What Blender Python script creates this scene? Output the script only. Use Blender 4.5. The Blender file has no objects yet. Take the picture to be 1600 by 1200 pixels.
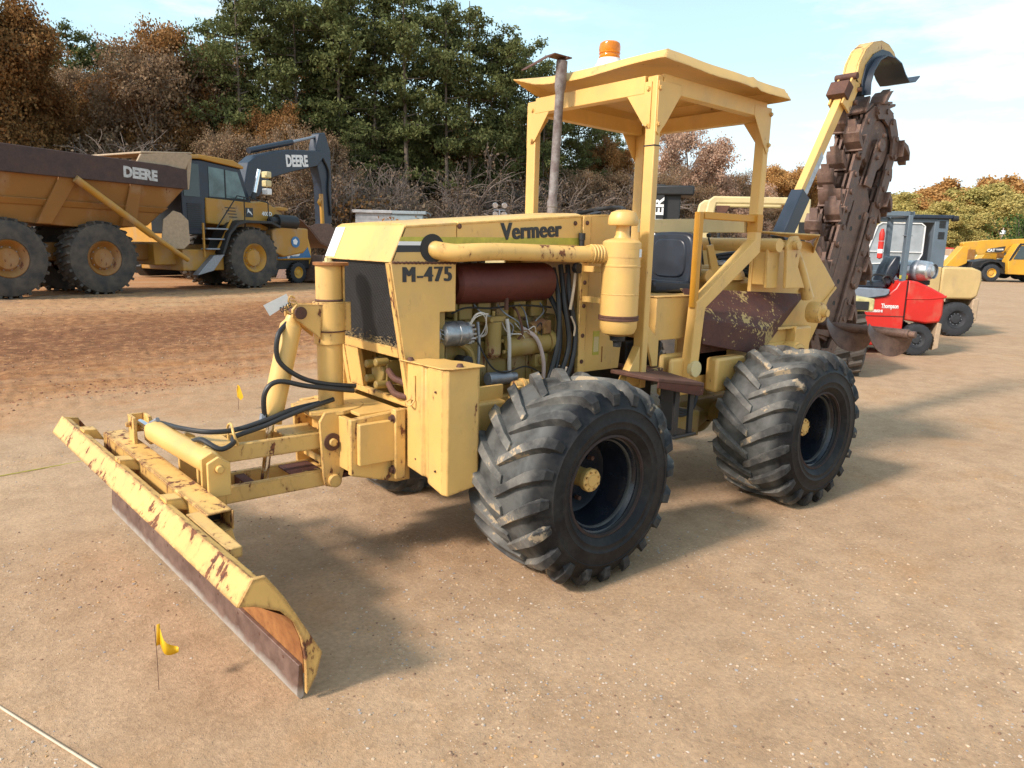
import bpy, bmesh, math, random
import numpy as np
from mathutils import Vector, Matrix, noise as mnoise
random.seed(7); rng = np.random.default_rng(7)
S = bpy.context.scene
COL = S.collection
rad = math.radians

# ------------------------------------------------------------------ camera
# world axes: +X runs back along the trencher, +Y away to its far side, +Z up; metres
_X = Vector((1450, 182, 1155)).normalized(); _Y = Vector((-950, 242, 1155)).normalized(); _Z = _X.cross(_Y)
if _Z.y < 0: _Z = -_Z
CR = Vector((_X[0], _Y[0], _Z[0])); CU = Vector((_X[1], _Y[1], _Z[1])); CF = Vector((_X[2], _Y[2], _Z[2]))
CAM = Vector((-2.63487562, -2.44269645, 1.71500262))
cd = bpy.data.cameras.new('camera'); cam = bpy.data.objects.new('camera', cd); COL.objects.link(cam)
M3 = Matrix((CR, CU, -CF)).transposed()
cam.matrix_world = Matrix.Translation(CAM) @ M3.to_4x4()
cd.sensor_width = 36; cd.lens = 1155 / 1600 * 36; cd.clip_start = .05; cd.clip_end = 3000
S.camera = cam

# ------------------------------------------------------------------ sun, sky, exposure
SUN_EL = 37.0; SUN_AZ_DIR = Vector((1, -0.03, 0)).normalized()      # the way shadows fall on the ground
sun_vec = Vector((-SUN_AZ_DIR.x * math.cos(rad(SUN_EL)), -SUN_AZ_DIR.y * math.cos(rad(SUN_EL)), math.sin(rad(SUN_EL))))
sd = bpy.data.lights.new('sun', 'SUN'); sun = bpy.data.objects.new('sun', sd); COL.objects.link(sun)
sd.energy = 2.45; sd.angle = rad(7.0); sd.color = (1, .885, .80)
sun.rotation_euler = (-sun_vec).to_track_quat('-Z', 'Y').to_euler(); sun.location = (0, 0, 20)
W = bpy.data.worlds.new('World'); S.world = W; W.use_nodes = True
nt = W.node_tree; nt.nodes.clear()
def wn(t, **k):
    n = nt.nodes.new(t)
    for a, b in k.items(): setattr(n, a, b)
    return n
sky = wn('ShaderNodeTexSky', sky_type='NISHITA', sun_disc=False)
sky.sun_elevation = rad(SUN_EL); sky.sun_rotation = math.atan2(sun_vec.x, sun_vec.y)
sky.air_density = 1.0; sky.dust_density = 2.0; sky.ozone_density = 1.5
bg = wn('ShaderNodeBackground'); bg.inputs['Strength'].default_value = .125
tc = wn('ShaderNodeTexCoord'); mp = wn('ShaderNodeMapping'); mp.inputs['Scale'].default_value = (1.6, 1.6, 5.5); mp.inputs['Location'].default_value = (.3, .2, 0)
nz = wn('ShaderNodeTexNoise'); nz.inputs['Scale'].default_value = 1.7; nz.inputs['Detail'].default_value = 8; nz.inputs['Roughness'].default_value = .58
cr = wn('ShaderNodeValToRGB'); cr.color_ramp.elements[0].position = .5; cr.color_ramp.elements[1].position = .74
sep = wn('ShaderNodeSeparateXYZ'); hz = wn('ShaderNodeMapRange'); hz.inputs['From Min'].default_value = .0; hz.inputs['From Max'].default_value = .42; hz.inputs['To Min'].default_value = .92; hz.inputs['To Max'].default_value = .34
mx = wn('ShaderNodeMath', operation='MAXIMUM'); ad = wn('ShaderNodeMath', operation='ADD', use_clamp=True); ms = wn('ShaderNodeMath', operation='MULTIPLY'); ms.inputs[1].default_value = .5
mix = wn('ShaderNodeMix', data_type='RGBA'); mix.inputs['B'].default_value = (3.75, 5.35, 5.8, 1)
L = nt.links.new
L(tc.outputs['Generated'], mp.inputs['Vector']); L(mp.outputs['Vector'], nz.inputs['Vector']); L(nz.outputs['Fac'], cr.inputs['Fac'])
L(tc.outputs['Generated'], sep.inputs['Vector']); L(sep.outputs['Z'], hz.inputs['Value'])
L(cr.outputs['Color'], ms.inputs[0]); L(ms.outputs[0], ad.inputs[0]); L(hz.outputs['Result'], ad.inputs[1])
mp2 = wn('ShaderNodeMapping'); mp2.inputs['Scale'].default_value = (2.2, 2.2, 9.); mp2.inputs['Location'].default_value = (1.7, .9, .4); nz2 = wn('ShaderNodeTexNoise'); nz2.inputs['Scale'].default_value = 1.5; nz2.inputs['Detail'].default_value = 9; nz2.inputs['Roughness'].default_value = .6
cr2 = wn('ShaderNodeMapRange'); cr2.inputs['From Min'].default_value = .52; cr2.inputs['From Max'].default_value = .70; cr2.inputs['To Max'].default_value = .9
low = wn('ShaderNodeMapRange'); low.inputs['From Min'].default_value = .02; low.inputs['From Max'].default_value = .22; low.inputs['To Min'].default_value = .75; low.inputs['To Max'].default_value = 0.
mix2 = wn('ShaderNodeMix', data_type='RGBA'); mix2.inputs['B'].default_value = (5.4, 5.65, 5.9, 1); mxx = wn('ShaderNodeMath', operation='MAXIMUM')
L(tc.outputs['Generated'], mp2.inputs['Vector']); L(mp2.outputs['Vector'], nz2.inputs['Vector']); L(nz2.outputs['Fac'], cr2.inputs['Value']); L(sep.outputs['Z'], low.inputs['Value']); L(cr2.outputs['Result'], mxx.inputs[0]); L(low.outputs['Result'], mxx.inputs[1])
L(sky.outputs['Color'], mix.inputs['A']); L(ad.outputs[0], mix.inputs['Factor']); L(mix.outputs['Result'], mix2.inputs['A']); L(mxx.outputs[0], mix2.inputs['Factor']); L(mix2.outputs['Result'], bg.inputs['Color'])
out = wn('ShaderNodeOutputWorld'); L(bg.outputs['Background'], out.inputs['Surface'])
S.view_settings.view_transform = 'Standard'; S.view_settings.look = 'None'; S.view_settings.exposure = 0.88; S.view_settings.gamma = 1; S.view_settings.use_curve_mapping = False
S.cycles.max_bounces = 6; S.cycles.diffuse_bounces = 3; S.cycles.glossy_bounces = 3; S.cycles.transparent_max_bounces = 8

# ------------------------------------------------------------------ materials
class Mt:
    def __init__(s, name):
        s.m = bpy.data.materials.new(name); s.m.use_nodes = True; s.t = s.m.node_tree
        s.b = s.t.nodes['Principled BSDF']; s.tc = s.n('ShaderNodeTexCoord')
    def n(s, t, **k):
        x = s.t.nodes.new(t)
        for a, b in k.items(): setattr(x, a, b)
        return x
    def link(s, a, b): s.t.links.new(a, b)
    def noise(s, scale, detail=4, rough=.55, stretch=None, off=0):
        x = s.n('ShaderNodeTexNoise'); x.inputs['Scale'].default_value = scale; x.inputs['Detail'].default_value = detail; x.inputs['Roughness'].default_value = rough
        mp = s.n('ShaderNodeMapping'); mp.inputs['Location'].default_value = (off, off * 1.7, off * .6)
        if stretch: mp.inputs['Scale'].default_value = stretch
        s.link(s.tc.outputs['Object'], mp.inputs['Vector']); s.link(mp.outputs['Vector'], x.inputs['Vector'])
        return x.outputs['Fac']
    def ramp(s, f, a, b, lo=0., hi=1.):
        x = s.n('ShaderNodeMapRange'); x.inputs['From Min'].default_value = a; x.inputs['From Max'].default_value = b; x.inputs['To Min'].default_value = lo; x.inputs['To Max'].default_value = hi
        s.link(f, x.inputs['Value']); return x.outputs['Result']
    def math(s, op, a, b=None, clamp=False):
        x = s.n('ShaderNodeMath', operation=op, use_clamp=clamp)
        for i, v in enumerate((a, b)):
            if v is None: continue
            if isinstance(v, (int, float)): x.inputs[i].default_value = v
            else: s.link(v, x.inputs[i])
        return x.outputs[0]
    def mix(s, f, a, b, blend='MIX'):
        x = s.n('ShaderNodeMix', data_type='RGBA', blend_type=blend)
        for k, v in (('Factor', f), ('A', a), ('B', b)):
            if isinstance(v, (int, float)): x.inputs[k].default_value = v
            elif isinstance(v, tuple): x.inputs[k].default_value = (*v, 1)
            else: s.link(v, x.inputs[k])
        return x.outputs['Result']
    def mixf(s, f, a, b):
        x = s.n('ShaderNodeMix', data_type='FLOAT')
        for k, v in (('Factor', f), ('A', a), ('B', b)):
            if isinstance(v, (int, float)): x.inputs[k].default_value = v
            else: s.link(v, x.inputs[k])
        return x.outputs['Result']
    def set(s, color=None, rough=None, metal=None, bump=None, bstr=.3, bdist=.01, **kw):
        for k, v in (('Base Color', color), ('Roughness', rough), ('Metallic', metal)):
            if v is None: continue
            if isinstance(v, (int, float)): s.b.inputs[k].default_value = v
            elif isinstance(v, tuple): s.b.inputs[k].default_value = (*v, 1)
            else: s.link(v, s.b.inputs[k])
        if bump is not None:
            x = s.n('ShaderNodeBump'); x.inputs['Strength'].default_value = bstr; x.inputs['Distance'].default_value = bdist
            s.link(bump, x.inputs['Height']); s.link(x.outputs['Normal'], s.b.inputs['Normal'])
        for k, v in kw.items(): s.b.inputs[k].default_value = v
        return s.m
    def edge(s, r):
        b = s.n('ShaderNodeBevel'); b.samples = 3; b.inputs['Radius'].default_value = r
        g = s.n('ShaderNodeNewGeometry'); d = s.n('ShaderNodeVectorMath', operation='DOT_PRODUCT')
        s.link(b.outputs['Normal'], d.inputs[0]); s.link(g.outputs['Normal'], d.inputs[1])
        return s.ramp(d.outputs['Value'], .995, .8)
def paint(name, c, rust=.5, edge=.006, rough=.42, dust=.25, rustc=((.07, .028, .016), (.24, .085, .03)), sc=1.0, fade=.12):
    """enamel with chips that break through to rust; rust 0..1 is the share of chips, edge the width of worn edges"""
    a = Mt(name)
    n1 = a.noise(2.2 * sc, 5, .6); n2 = a.noise(26 * sc, 6, .62, (1, 1, .45), 3); n3 = a.noise(5.5 * sc, 4, .55, (1, 1, .7), 9); n4 = a.noise(90 * sc, 3, .6, None, 5)
    col = a.mix(a.ramp(n1, .35, .68), tuple(v * (1 - fade) for v in c), tuple(min(.95, v * (1 + fade * .6)) for v in c))
    col = a.mix(a.math('MULTIPLY', a.ramp(n3, .5, .72), dust), col, (.36, .25, .15))
    m = a.math('MULTIPLY', n2, a.ramp(n3, .38, .66, .82, 1.12))
    th = .80 - .2 * rust
    chips = a.ramp(m, th, th + .025)
    if edge:
        e = a.edge(edge); em = a.math('MULTIPLY', e, a.ramp(a.noise(17 * sc, 5, .65, None, 2), .5 - .12 * rust, .62 - .1 * rust))
        chips = a.math('MAXIMUM', chips, em)
    rc = a.mix(a.ramp(n4, .35, .65), rustc[0], rustc[1])
    stain = a.math('MULTIPLY', a.ramp(m, th - .10, th + .02), .35)
    col = a.mix(stain, col, rustc[1]); col = a.mix(chips, col, rc)
    r = a.mixf(chips, a.ramp(n1, .3, .7, rough - .06, rough + .1), .85)
    return a.set(col, r, bump=a.math('SUBTRACT', a.math('MULTIPLY', n1, .5), a.math('MULTIPLY', chips, .12)), bstr=.25, bdist=.006)
def plain(name, c, rough=.5, metal=0., var=.15, sc=12, bump=0, **kw):
    a = Mt(name); n1 = a.noise(sc, 5, .6)
    col = a.mix(a.ramp(n1, .3, .7), tuple(v * (1 - var) for v in c), tuple(min(.95, v * (1 + var)) for v in c))
    return a.set(col, a.ramp(n1, .3, .7, max(.02, rough - .08), min(1, rough + .08)), metal, bump=n1 if bump else None, bstr=bump, bdist=.01, **kw)
def rusty(name, c0, c1, paintc=None, amt=.3, sc=1., rough=.78, axis=None):
    a = Mt(name); n1 = a.noise(9 * sc, 7, .65); n2 = a.noise(45 * sc, 5, .6, None, 4); n3 = a.noise(3.2 * sc, 6, .68, None, 8)
    col = a.mix(a.ramp(n1, .32, .68), c0, c1); col = a.mix(a.math('MULTIPLY', a.ramp(n2, .5, .7), .35), col, tuple(v * .45 for v in c0))
    if paintc:
        k = a.ramp(a.math('ADD', a.math('MULTIPLY', n3, .65), a.math('MULTIPLY', n2, .35)), .66 - .3 * amt, .675 - .3 * amt); col = a.mix(k, col, paintc)
    return a.set(col, a.ramp(n1, .3, .7, rough - .12, rough + .1), .15, bump=a.math('ADD', n1, a.math('MULTIPLY', n2, .5)), bstr=.5, bdist=.006)

YEL = (.74, .458, .140)
M = {}
M['yellow'] = paint('faded_yellow_enamel', YEL, .40, .008)
M['yellow_worn'] = paint('chipped_yellow_enamel', YEL, .88, .016)
M['blade_yellow'] = paint('chipped_blade_enamel', YEL, 1.16, .026, sc=.85)
M['yellow_edge'] = paint('yellow_enamel_rusty_edges', YEL, .42, .022)
M['yellow_clean'] = paint('yellow_enamel', YEL, .2, .003)
M['engine_yellow'] = paint('dark_engine_enamel', (.30, .205, .055), .85, .008, .5, .75)  # darker, dirtier copy of the yellow for engine and underside parts
M['gold'] = paint('gold_touch_up_paint', (.58, .27, .025), .2, .003)
M['pale'] = paint('cream_and_sunlit_enamel', (.66, .54, .27), .3, .004)
M['rust'] = rusty('brown_rust', (.075, .034, .024), (.15, .07, .045))
M['rust_chip'] = rusty('rust_with_yellow_flakes', (.075, .026, .02), (.13, .05, .033), (.46, .32, .12), .36)
M['rust_orange'] = rusty('orange_surface_rust', (.24, .085, .025), (.45, .2, .06), sc=.8)
M['chain_rust'] = rusty('dark_chain_rust', (.095, .055, .042), (.21, .125, .088), (.27, .17, .11), .12, 1.4, .6)
M['muffler'] = rusty('oxide_red_muffler', (.085, .017, .012), (.13, .032, .022), sc=.5, rough=.55)
M['stack'] = rusty('weathered_stack_pipe', (.12, .085, .075), (.30, .28, .265), sc=1.6)
a = Mt('ground_polished_edge_steel'); g = a.n('ShaderNodeSeparateXYZ'); a.link(a.tc.outputs['Object'], g.inputs[0])
nn = a.noise(14, 6, .6); hh = a.math('ADD', g.outputs['Z'], a.math('MULTIPLY', a.math('SUBTRACT', nn, .5), .07))
M['edge_steel'] = a.set(a.mix(a.ramp(hh, .05, .015), a.mix(a.ramp(nn, .35, .65), (.12, .07, .055), (.22, .14, .11)), (.42, .38, .33)), .55, .3, bump=nn, bstr=.2)
a = Mt('dusty_black_rubber'); n1 = a.noise(6, 6, .6); n2 = a.noise(40, 4, .6, None, 3)
tan = a.math('MULTIPLY', a.ramp(a.math('ADD', a.math('MULTIPLY', n1, .7), a.math('MULTIPLY', n2, .3)), .44, .66), .55)
a.b.inputs['Specular IOR Level'].default_value = .25
gx = a.n('ShaderNodeSeparateXYZ'); a.link(a.tc.outputs['Object'], gx.inputs[0]); dusty = a.math('MULTIPLY', a.ramp(gx.outputs['Y'], .035, .11), a.ramp(a.noise(7, 5, .6, None, 6), .30, .60, .25, 1.))
M['rubber'] = a.set(a.mix(dusty, a.mix(a.math('MULTIPLY', tan, .45), (.0065, .0072, .009), (.10, .092, .078)), (.115, .117, .11)), a.ramp(n1, .3, .7, .45, .7), bump=n2, bstr=.15, bdist=.004)
a = Mt('scuffed_muddy_tread'); n1 = a.noise(5, 6, .62, None, 1); n2 = a.noise(30, 5, .6, None, 3)
t1 = a.ramp(n1, .40, .64); m1 = a.mix(t1, (.045, .045, .043), (.20, .19, .165)); mud = a.ramp(a.math('ADD', a.math('MULTIPLY', n1, .75), a.math('MULTIPLY', n2, .25)), .585, .61)
gx = a.n('ShaderNodeSeparateXYZ'); a.link(a.tc.outputs['Object'], gx.inputs[0]); shd = a.math('MULTIPLY', a.ramp(gx.outputs['Y'], .015, .055, 1., 0.), a.ramp(n2, .35, .6, 1., .7)); m1 = a.mix(shd, m1, (.012, .0125, .014))  # outer lug ends coloured darker for the shaded side of the tyre
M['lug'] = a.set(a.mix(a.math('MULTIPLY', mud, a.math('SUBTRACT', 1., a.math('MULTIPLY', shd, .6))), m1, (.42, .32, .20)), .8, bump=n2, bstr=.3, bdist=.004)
a = Mt('tan_muddy_tyre'); n1 = a.noise(3, 6, .62, None, 1); n2 = a.noise(25, 5, .6, None, 3)
M['mud_tyre'] = a.set(a.mix(a.ramp(n1, .30, .80), (.030, .032, .034), (.15, .115, .082)), .85, bump=n2, bstr=.4, bdist=.01)
M['dark_flange'] = rusty('dull_rim_flange', (.025, .02, .02), (.07, .042, .034))
M['dark_tyre'] = plain('worn_tyre_rubber', (.028, .030, .034), .75, var=.4, sc=7, bump=.2)
M['rim_black'] = plain('black_rim_enamel', (.010, .013, .019), .22, .0, .3, 8)
M['navy'] = plain('dark_blue_grey_paint', (.018, .028, .045), .4, 0, .3, 3)
M['black'] = plain('matt_black', (.018, .018, .018), .55)
M['hose'] = plain('black_hydraulic_hose', (.022, .022, .022), .5, bump=.1)
M['vinyl'] = plain('black_seat_vinyl', (.025, .032, .045), .33, 0, .2, 6)
M['chrome'] = plain('bright_cylinder_rod', (.75, .75, .74), .14, 1)
M['alu'] = plain('dull_aluminium', (.33, .34, .35), .38, .75, .3, 30, .2)
M['greymetal'] = plain('grey_steel', (.28, .30, .33), .5, .5, .2, 20)
M['wire'] = plain('white_wire', (.6, .56, .5), .5)
M['white'] = plain('white_print', (.8, .8, .78), .5, var=.04)
M['worn_white'] = plain('worn_white_lettering', (.52, .52, .50), .6, var=.3, sc=9)
M['decal'] = plain('black_lettering', (.03, .032, .035), .5)
M['lime'] = plain('faded_lime_stripe', (.50, .44, .06), .5, var=.2, sc=20)
M['mesh'] = plain('black_grille_wire', (.045, .045, .045), .5)
M['radiator'] = plain('dark_radiator_core', (.006, .007, .010), .6, var=.5, sc=5)
M['amber'] = plain('amber_beacon_lens', (.85, .28, .01), .12, var=.1); M['amber'].node_tree.nodes['Principled BSDF'].inputs['Transmission Weight'].default_value = .35
M['silver'] = plain('brushed_silver', (.6, .6, .6), .3, .9)
M['glass'] = plain('tinted_cab_glass', (.05, .075, .08), .06, var=.2, sc=2)
M['bglass'] = plain('pale_reflection_window', (.34, .37, .38), .15, var=.25, sc=2.5)  # pale base colour stands in for bright reflections in the cab windows
M['red'] = paint('red_forklift_paint', (.62, .022, .014), .05, .004, .36, .28)
M['flgrey'] = plain('blue_grey_cab_paint', (.11, .145, .175), .45, var=.12, sc=4)
M['seatgrey'] = plain('grey_floor_panel', (.20, .23, .27), .35)
M['tancw'] = paint('tan_counterweight_paint', (.56, .40, .17), .15, .01, .5, .4)
M['dtyel'] = paint('dusty_construction_yellow', (.47, .235, .03), .3, .015, .5, .75, sc=.35)
M['bed_orange'] = paint('dirty_ochre_bed_paint', (.29, .125, .022), .72, .03, .6, .55, sc=.3)
M['bed_rail'] = rusty('scraped_brown_rail', (.055, .035, .032), (.11, .065, .05), sc=.4)
M['telyel'] = paint('bright_machine_yellow', (.66, .35, .03), .1, .01, .45, .3, sc=.4)
M['flap'] = plain('dusty_beige_flap', (.42, .31, .2), .8)
M['flag'] = plain('yellow_marker_flag', (.80, .45, .01), .45, var=.1)
M['string'] = plain('pale_marking_line', (.55, .46, .33), .8)
M['blue'] = plain('blue_sticker', (.03, .16, .35), .4)
M['conc'] = plain('pale_grey_block', (.42, .42, .42), .8, var=.2, sc=4)
M['rope'] = plain('red_white_band', (.6, .03, .02), .5)

EACH = {'rear_pillar', 'front_pillar', 'front_frame_plate', 'cab_frame', 'control_stand', 'mounting_bracket', 'main_rail', 'bed_rail', 'upper_arm', 'lower_arm', 'arm_top_plate', 'cylinder_ear', 'boom_plate', 'back_rib', 'roll_bar', 'guard_roof', 'lower_step', 'mast_fork', 'shoe_bracket', 'cab_post', 'hub_bolts_'}
# ------------------------------------------------------------------ mesh builder
class MB:
    def __init__(s): s.v = []; s.f = []
    def add(s, vs, fs):
        k = len(s.v); s.v += [Vector(v) for v in vs]; s.f += [tuple(i + k for i in f) for f in fs]; return s
    def box(s, x0, x1, y0, y1, z0, z1):
        return s.add([(x, y, z) for x in (x0, x1) for y in (y0, y1) for z in (z0, z1)], [(0, 1, 3, 2), (4, 6, 7, 5), (0, 4, 5, 1), (2, 3, 7, 6), (0, 2, 6, 4), (1, 5, 7, 3)])
    def beam(s, p, q, w, h=None, up=(0, 0, 1), t=1.):
        p, q = Vector(p), Vector(q); h = h or w; d = (q - p).normalized(); a = d.cross(Vector(up))
        if a.length < 1e-3: a = d.cross(Vector((1, 0, 0)))
        a.normalize(); b = a.cross(d); vs = []
        for c, k in ((p, 1), (q, t)):
            for i, j in ((-1, -1), (1, -1), (1, 1), (-1, 1)): vs.append(c + a * (i * w / 2 * k) + b * (j * h / 2 * k))
        return s.add(vs, [(0, 1, 2, 3), (7, 6, 5, 4)] + [(i, (i + 1) % 4, (i + 1) % 4 + 4, i + 4) for i in range(4)])
    def cyl(s, p, q, r, r2=None, n=16):
        return s.lathe([(r, 0), (r2 if r2 is not None else r, 1)], p, Vector(q) - Vector(p), n, True)
    def lathe(s, prof, o, axis, n=24, cap=False, closed=False):
        """prof: (radius, distance along axis in units of |axis|)"""
        o, axis = Vector(o), Vector(axis); d = axis.normalized(); L = axis.length
        a = d.orthogonal().normalized(); b = d.cross(a); vs = []; fs = []
        for r, h in prof:
            for i in range(n):
                t = 2 * math.pi * i / n; vs.append(o + d * (h * L) + (a * math.cos(t) + b * math.sin(t)) * r)
        m = len(prof)
        for j in range(m if closed else m - 1):
            for i in range(n):
                k = (i + 1) % n; j2 = (j + 1) % m; fs.append((j * n + i, j * n + k, j2 * n + k, j2 * n + i))
        if cap: fs += [tuple(range(n - 1, -1, -1)), tuple(range((m - 1) * n, m * n))]
        return s.add(vs, fs)
    def prism(s, poly, vec):
        n = len(poly); vec = Vector(vec); ps = [Vector(p) for p in poly]
        return s.add(ps + [p + vec for p in ps], [tuple(range(n)), tuple(range(2 * n - 1, n - 1, -1))] + [(i, (i + 1) % n, (i + 1) % n + n, i + n) for i in range(n)])
    def py(s, poly, y0, y1): return s.prism([(x, y0, z) for x, z in poly], (0, y1 - y0, 0))
    def px(s, poly, x0, x1): return s.prism([(x0, y, z) for y, z in poly], (x1 - x0, 0, 0))
    def pz(s, poly, z0, z1): return s.prism([(x, y, z0) for x, y in poly], (0, 0, z1 - z0))
    def tube(s, pts, r, n=8, smooth=6, cap=True):
        P = [Vector(p) for p in pts]
        if smooth and len(P) > 2:
            Q = []
            for i in range(len(P) - 1):
                p0, p1, p2, p3 = P[max(i - 1, 0)], P[i], P[i + 1], P[min(i + 2, len(P) - 1)]
                for k in range(smooth):
                    t = k / smooth; Q.append(.5 * ((2 * p1) + (p2 - p0) * t + (2 * p0 - 5 * p1 + 4 * p2 - p3) * t * t + (3 * p1 - p0 - 3 * p2 + p3) * t ** 3))
            P = Q + [P[-1]]
        vs = []; fs = []; up = None
        for i, p in enumerate(P):
            d = (P[min(i + 1, len(P) - 1)] - P[max(i - 1, 0)]).normalized()
            up = d.orthogonal().normalized() if up is None else (up - d * up.dot(d)).normalized()
            b = d.cross(up); rr = r(i / (len(P) - 1)) if callable(r) else r
            for k in range(n): t = 2 * math.pi * k / n; vs.append(p + (up * math.cos(t) + b * math.sin(t)) * rr)
        for i in range(len(P) - 1):
            for k in range(n): k2 = (k + 1) % n; fs.append((i * n + k, i * n + k2, (i + 1) * n + k2, (i + 1) * n + k))
        if cap: fs += [tuple(range(n)), tuple(range(len(vs) - 1, len(vs) - n - 1, -1))]
        return s.add(vs, fs)
    def strip(s, pts, w, t):
        """a curved band: pts run along it in the XZ plane at y=pts[i][1]; w wide along Y, t thick"""
        n = len(pts); vs = []; fs = []
        for i, p in enumerate(pts):
            p = Vector(p); d = (Vector(pts[min(i + 1, n - 1)]) - Vector(pts[max(i - 1, 0)])).normalized(); nrm = Vector((-d.z, 0, d.x))
            for a, b in ((0, 0), (w, 0), (w, 1), (0, 1)): vs.append(p + Vector((0, a, 0)) + nrm * (b * t))
        for i in range(n - 1):
            for k in range(4): fs.append((i * 4 + k, i * 4 + (k + 1) % 4, i * 4 + 4 + (k + 1) % 4, i * 4 + 4 + k))
        fs += [(0, 1, 2, 3), tuple(range(4 * n - 1, 4 * n - 5, -1))]
        return s.add(vs, fs)
    def mesh(s, name, m, angle=32):
        me = bpy.data.meshes.new(name); me.from_pydata([tuple(v) for v in s.v], [], s.f)
        b = bmesh.new(); b.from_mesh(me); bmesh.ops.recalc_face_normals(b, faces=b.faces); b.to_mesh(me); b.free()
        if angle: me.shade_smooth(); me.set_sharp_from_angle(angle=rad(angle))
        for x in (m if isinstance(m, (list, tuple)) else [m]): me.materials.append(M[x] if isinstance(x, str) else x)
        return me
    def islands(s):
        up = list(range(len(s.v)))
        def f(i):
            while up[i] != i: up[i] = up[up[i]]; i = up[i]
            return i
        for q in s.f:
            for k in q[1:]: up[f(k)] = f(q[0])
        g = {}
        for q in s.f: g.setdefault(f(q[0]), []).append(q)
        res = []
        for fs in g.values():
            ids = sorted({i for q in fs for i in q}); mp_ = {i: j for j, i in enumerate(ids)}; b = MB(); b.v = [s.v[i] for i in ids]; b.f = [tuple(mp_[i] for i in q) for q in fs]; res.append(b)
        return res
    def build(s, name, m, parent=None, bev=0, angle=32):
        if name in EACH:
            return [b._build(name, m, parent, bev, angle) for b in s.islands()][0]
        return s._build(name, m, parent, bev, angle)
    def _build(s, name, m, parent=None, bev=0, angle=32):
        o = bpy.data.objects.new(name, s.mesh(name, m, angle)); COL.objects.link(o)
        if parent is not None: o.parent = parent
        if bev:
            bm = o.modifiers.new('bevel', 'BEVEL'); bm.width = bev; bm.segments = 2; bm.limit_method = 'ANGLE'; bm.angle_limit = rad(40)
        return o
def thing(name, label, cat, loc=(0, 0, 0), rz=0, group=None):
    o = bpy.data.objects.new(name, None); COL.objects.link(o); o.location = loc; o.rotation_euler = (0, 0, rad(rz)); o.empty_display_size = .2
    o['label'] = label; o['category'] = cat
    if group: o['group'] = group
    return o
def tag(o, label=None, cat=None, group=None, kind=None):
    for k, v in (('label', label), ('category', cat), ('group', group), ('kind', kind)):
        if v: o[k] = v
    return o
def copy_tree(o, parent=None):
    c = o.copy(); COL.objects.link(c); c.parent = parent
    for ch in list(o.children): copy_tree(ch, c)
    return c
def text(s, size, origin, xdir, updir, m, parent, name='lettering', bold=0., sx=1., depth=.0015, shear=0., align='LEFT', space=1., fat=0.):
    cu = bpy.data.curves.new('t', 'FONT'); cu.body = s; cu.size = size; cu.offset = bold; cu.extrude = depth; cu.align_x = align; cu.resolution_u = 3; cu.space_character = space; cu.shear = shear
    to = bpy.data.objects.new('t', cu); COL.objects.link(to); dg = bpy.context.evaluated_depsgraph_get(); me = bpy.data.meshes.new_from_object(to.evaluated_get(dg))
    COL.objects.unlink(to); bpy.data.objects.remove(to)
    if fat:
        b0 = bmesh.new()
        for i, dx in enumerate((-1.5, -.75, 0, .75, 1.5)):
            m2 = me.copy(); m2.transform(Matrix.Translation((dx * fat, 0, i * .00025))); b0.from_mesh(m2); bpy.data.meshes.remove(m2)
        b0.to_mesh(me); b0.free()
    x = Vector(xdir).normalized(); y = Vector(updir); y = (y - x * y.dot(x)).normalized(); z = x.cross(y)
    Q = Matrix((x * sx, y, z)).transposed().to_4x4(); me.transform(Matrix.Translation(Vector(origin)) @ Q)
    me.materials.clear(); me.materials.append(M[m]); me.name = name
    o = bpy.data.objects.new(name, me); COL.objects.link(o); o.parent = parent
    return o
def ray(px, py): v = Vector(((px - 800) / 1155, (600 - py) / 1155, 1)); return CR * v.x + CU * v.y + CF * v.z
def ground_at(px, depth, z=0.):
    """the ground point `depth` metres ahead of the camera in the picture column px (taken at the horizon)"""
    d = ray(px, 382 + (px - 800) * .025); p = CAM + d * depth; return Vector((p.x, p.y, z))

# ------------------------------------------------------------------ ground
def grd_h(x, y):
    s = -x * .292 + y * .956; p = Vector((x, y, 0)); tr_ = 0.
    if y < -.3 or x > 3.2:
        for off in (0., 1.75):      # faint lugged tyre tracks that curve round the near side of the machine
            rr_ = math.hypot(x - 1.5, y - 6.5) - 8.1 - off + .05 * mnoise.noise(p * .7)
            if abs(rr_) < .26:
                an = math.atan2(y - 6.5, x - 1.5) * 8.1; e = min(1, (.26 - abs(rr_)) / .06); fade = .55 + .6 * mnoise.noise(p * .8)
                tr_ += e * max(0, fade) * (-.005 + .006 * (math.sin((an + abs(rr_) * .9) * 2 * math.pi / .17) > .1))
    h = .010 * mnoise.noise(p * .9) + .006 * mnoise.noise(p * 3.1) + .004 * mnoise.noise(p * 11) + tr_
    k = max(0., min(1., (s - 5.2) / 2.)) * max(0., min(1., (24 - s) / 3.)) * max(0, min(1, (14 - x) / 4))
    if k > 0:
        u = x * .956 + y * .292
        h += k * (.030 * mnoise.noise(Vector((u * .35, s * 1.8, 2))) + .022 * mnoise.noise(Vector((u * 1.3, s * 5, 4))) + .022 * mnoise.noise(p * 7.) + .014 * mnoise.noise(p * 19.))
    return h
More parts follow.
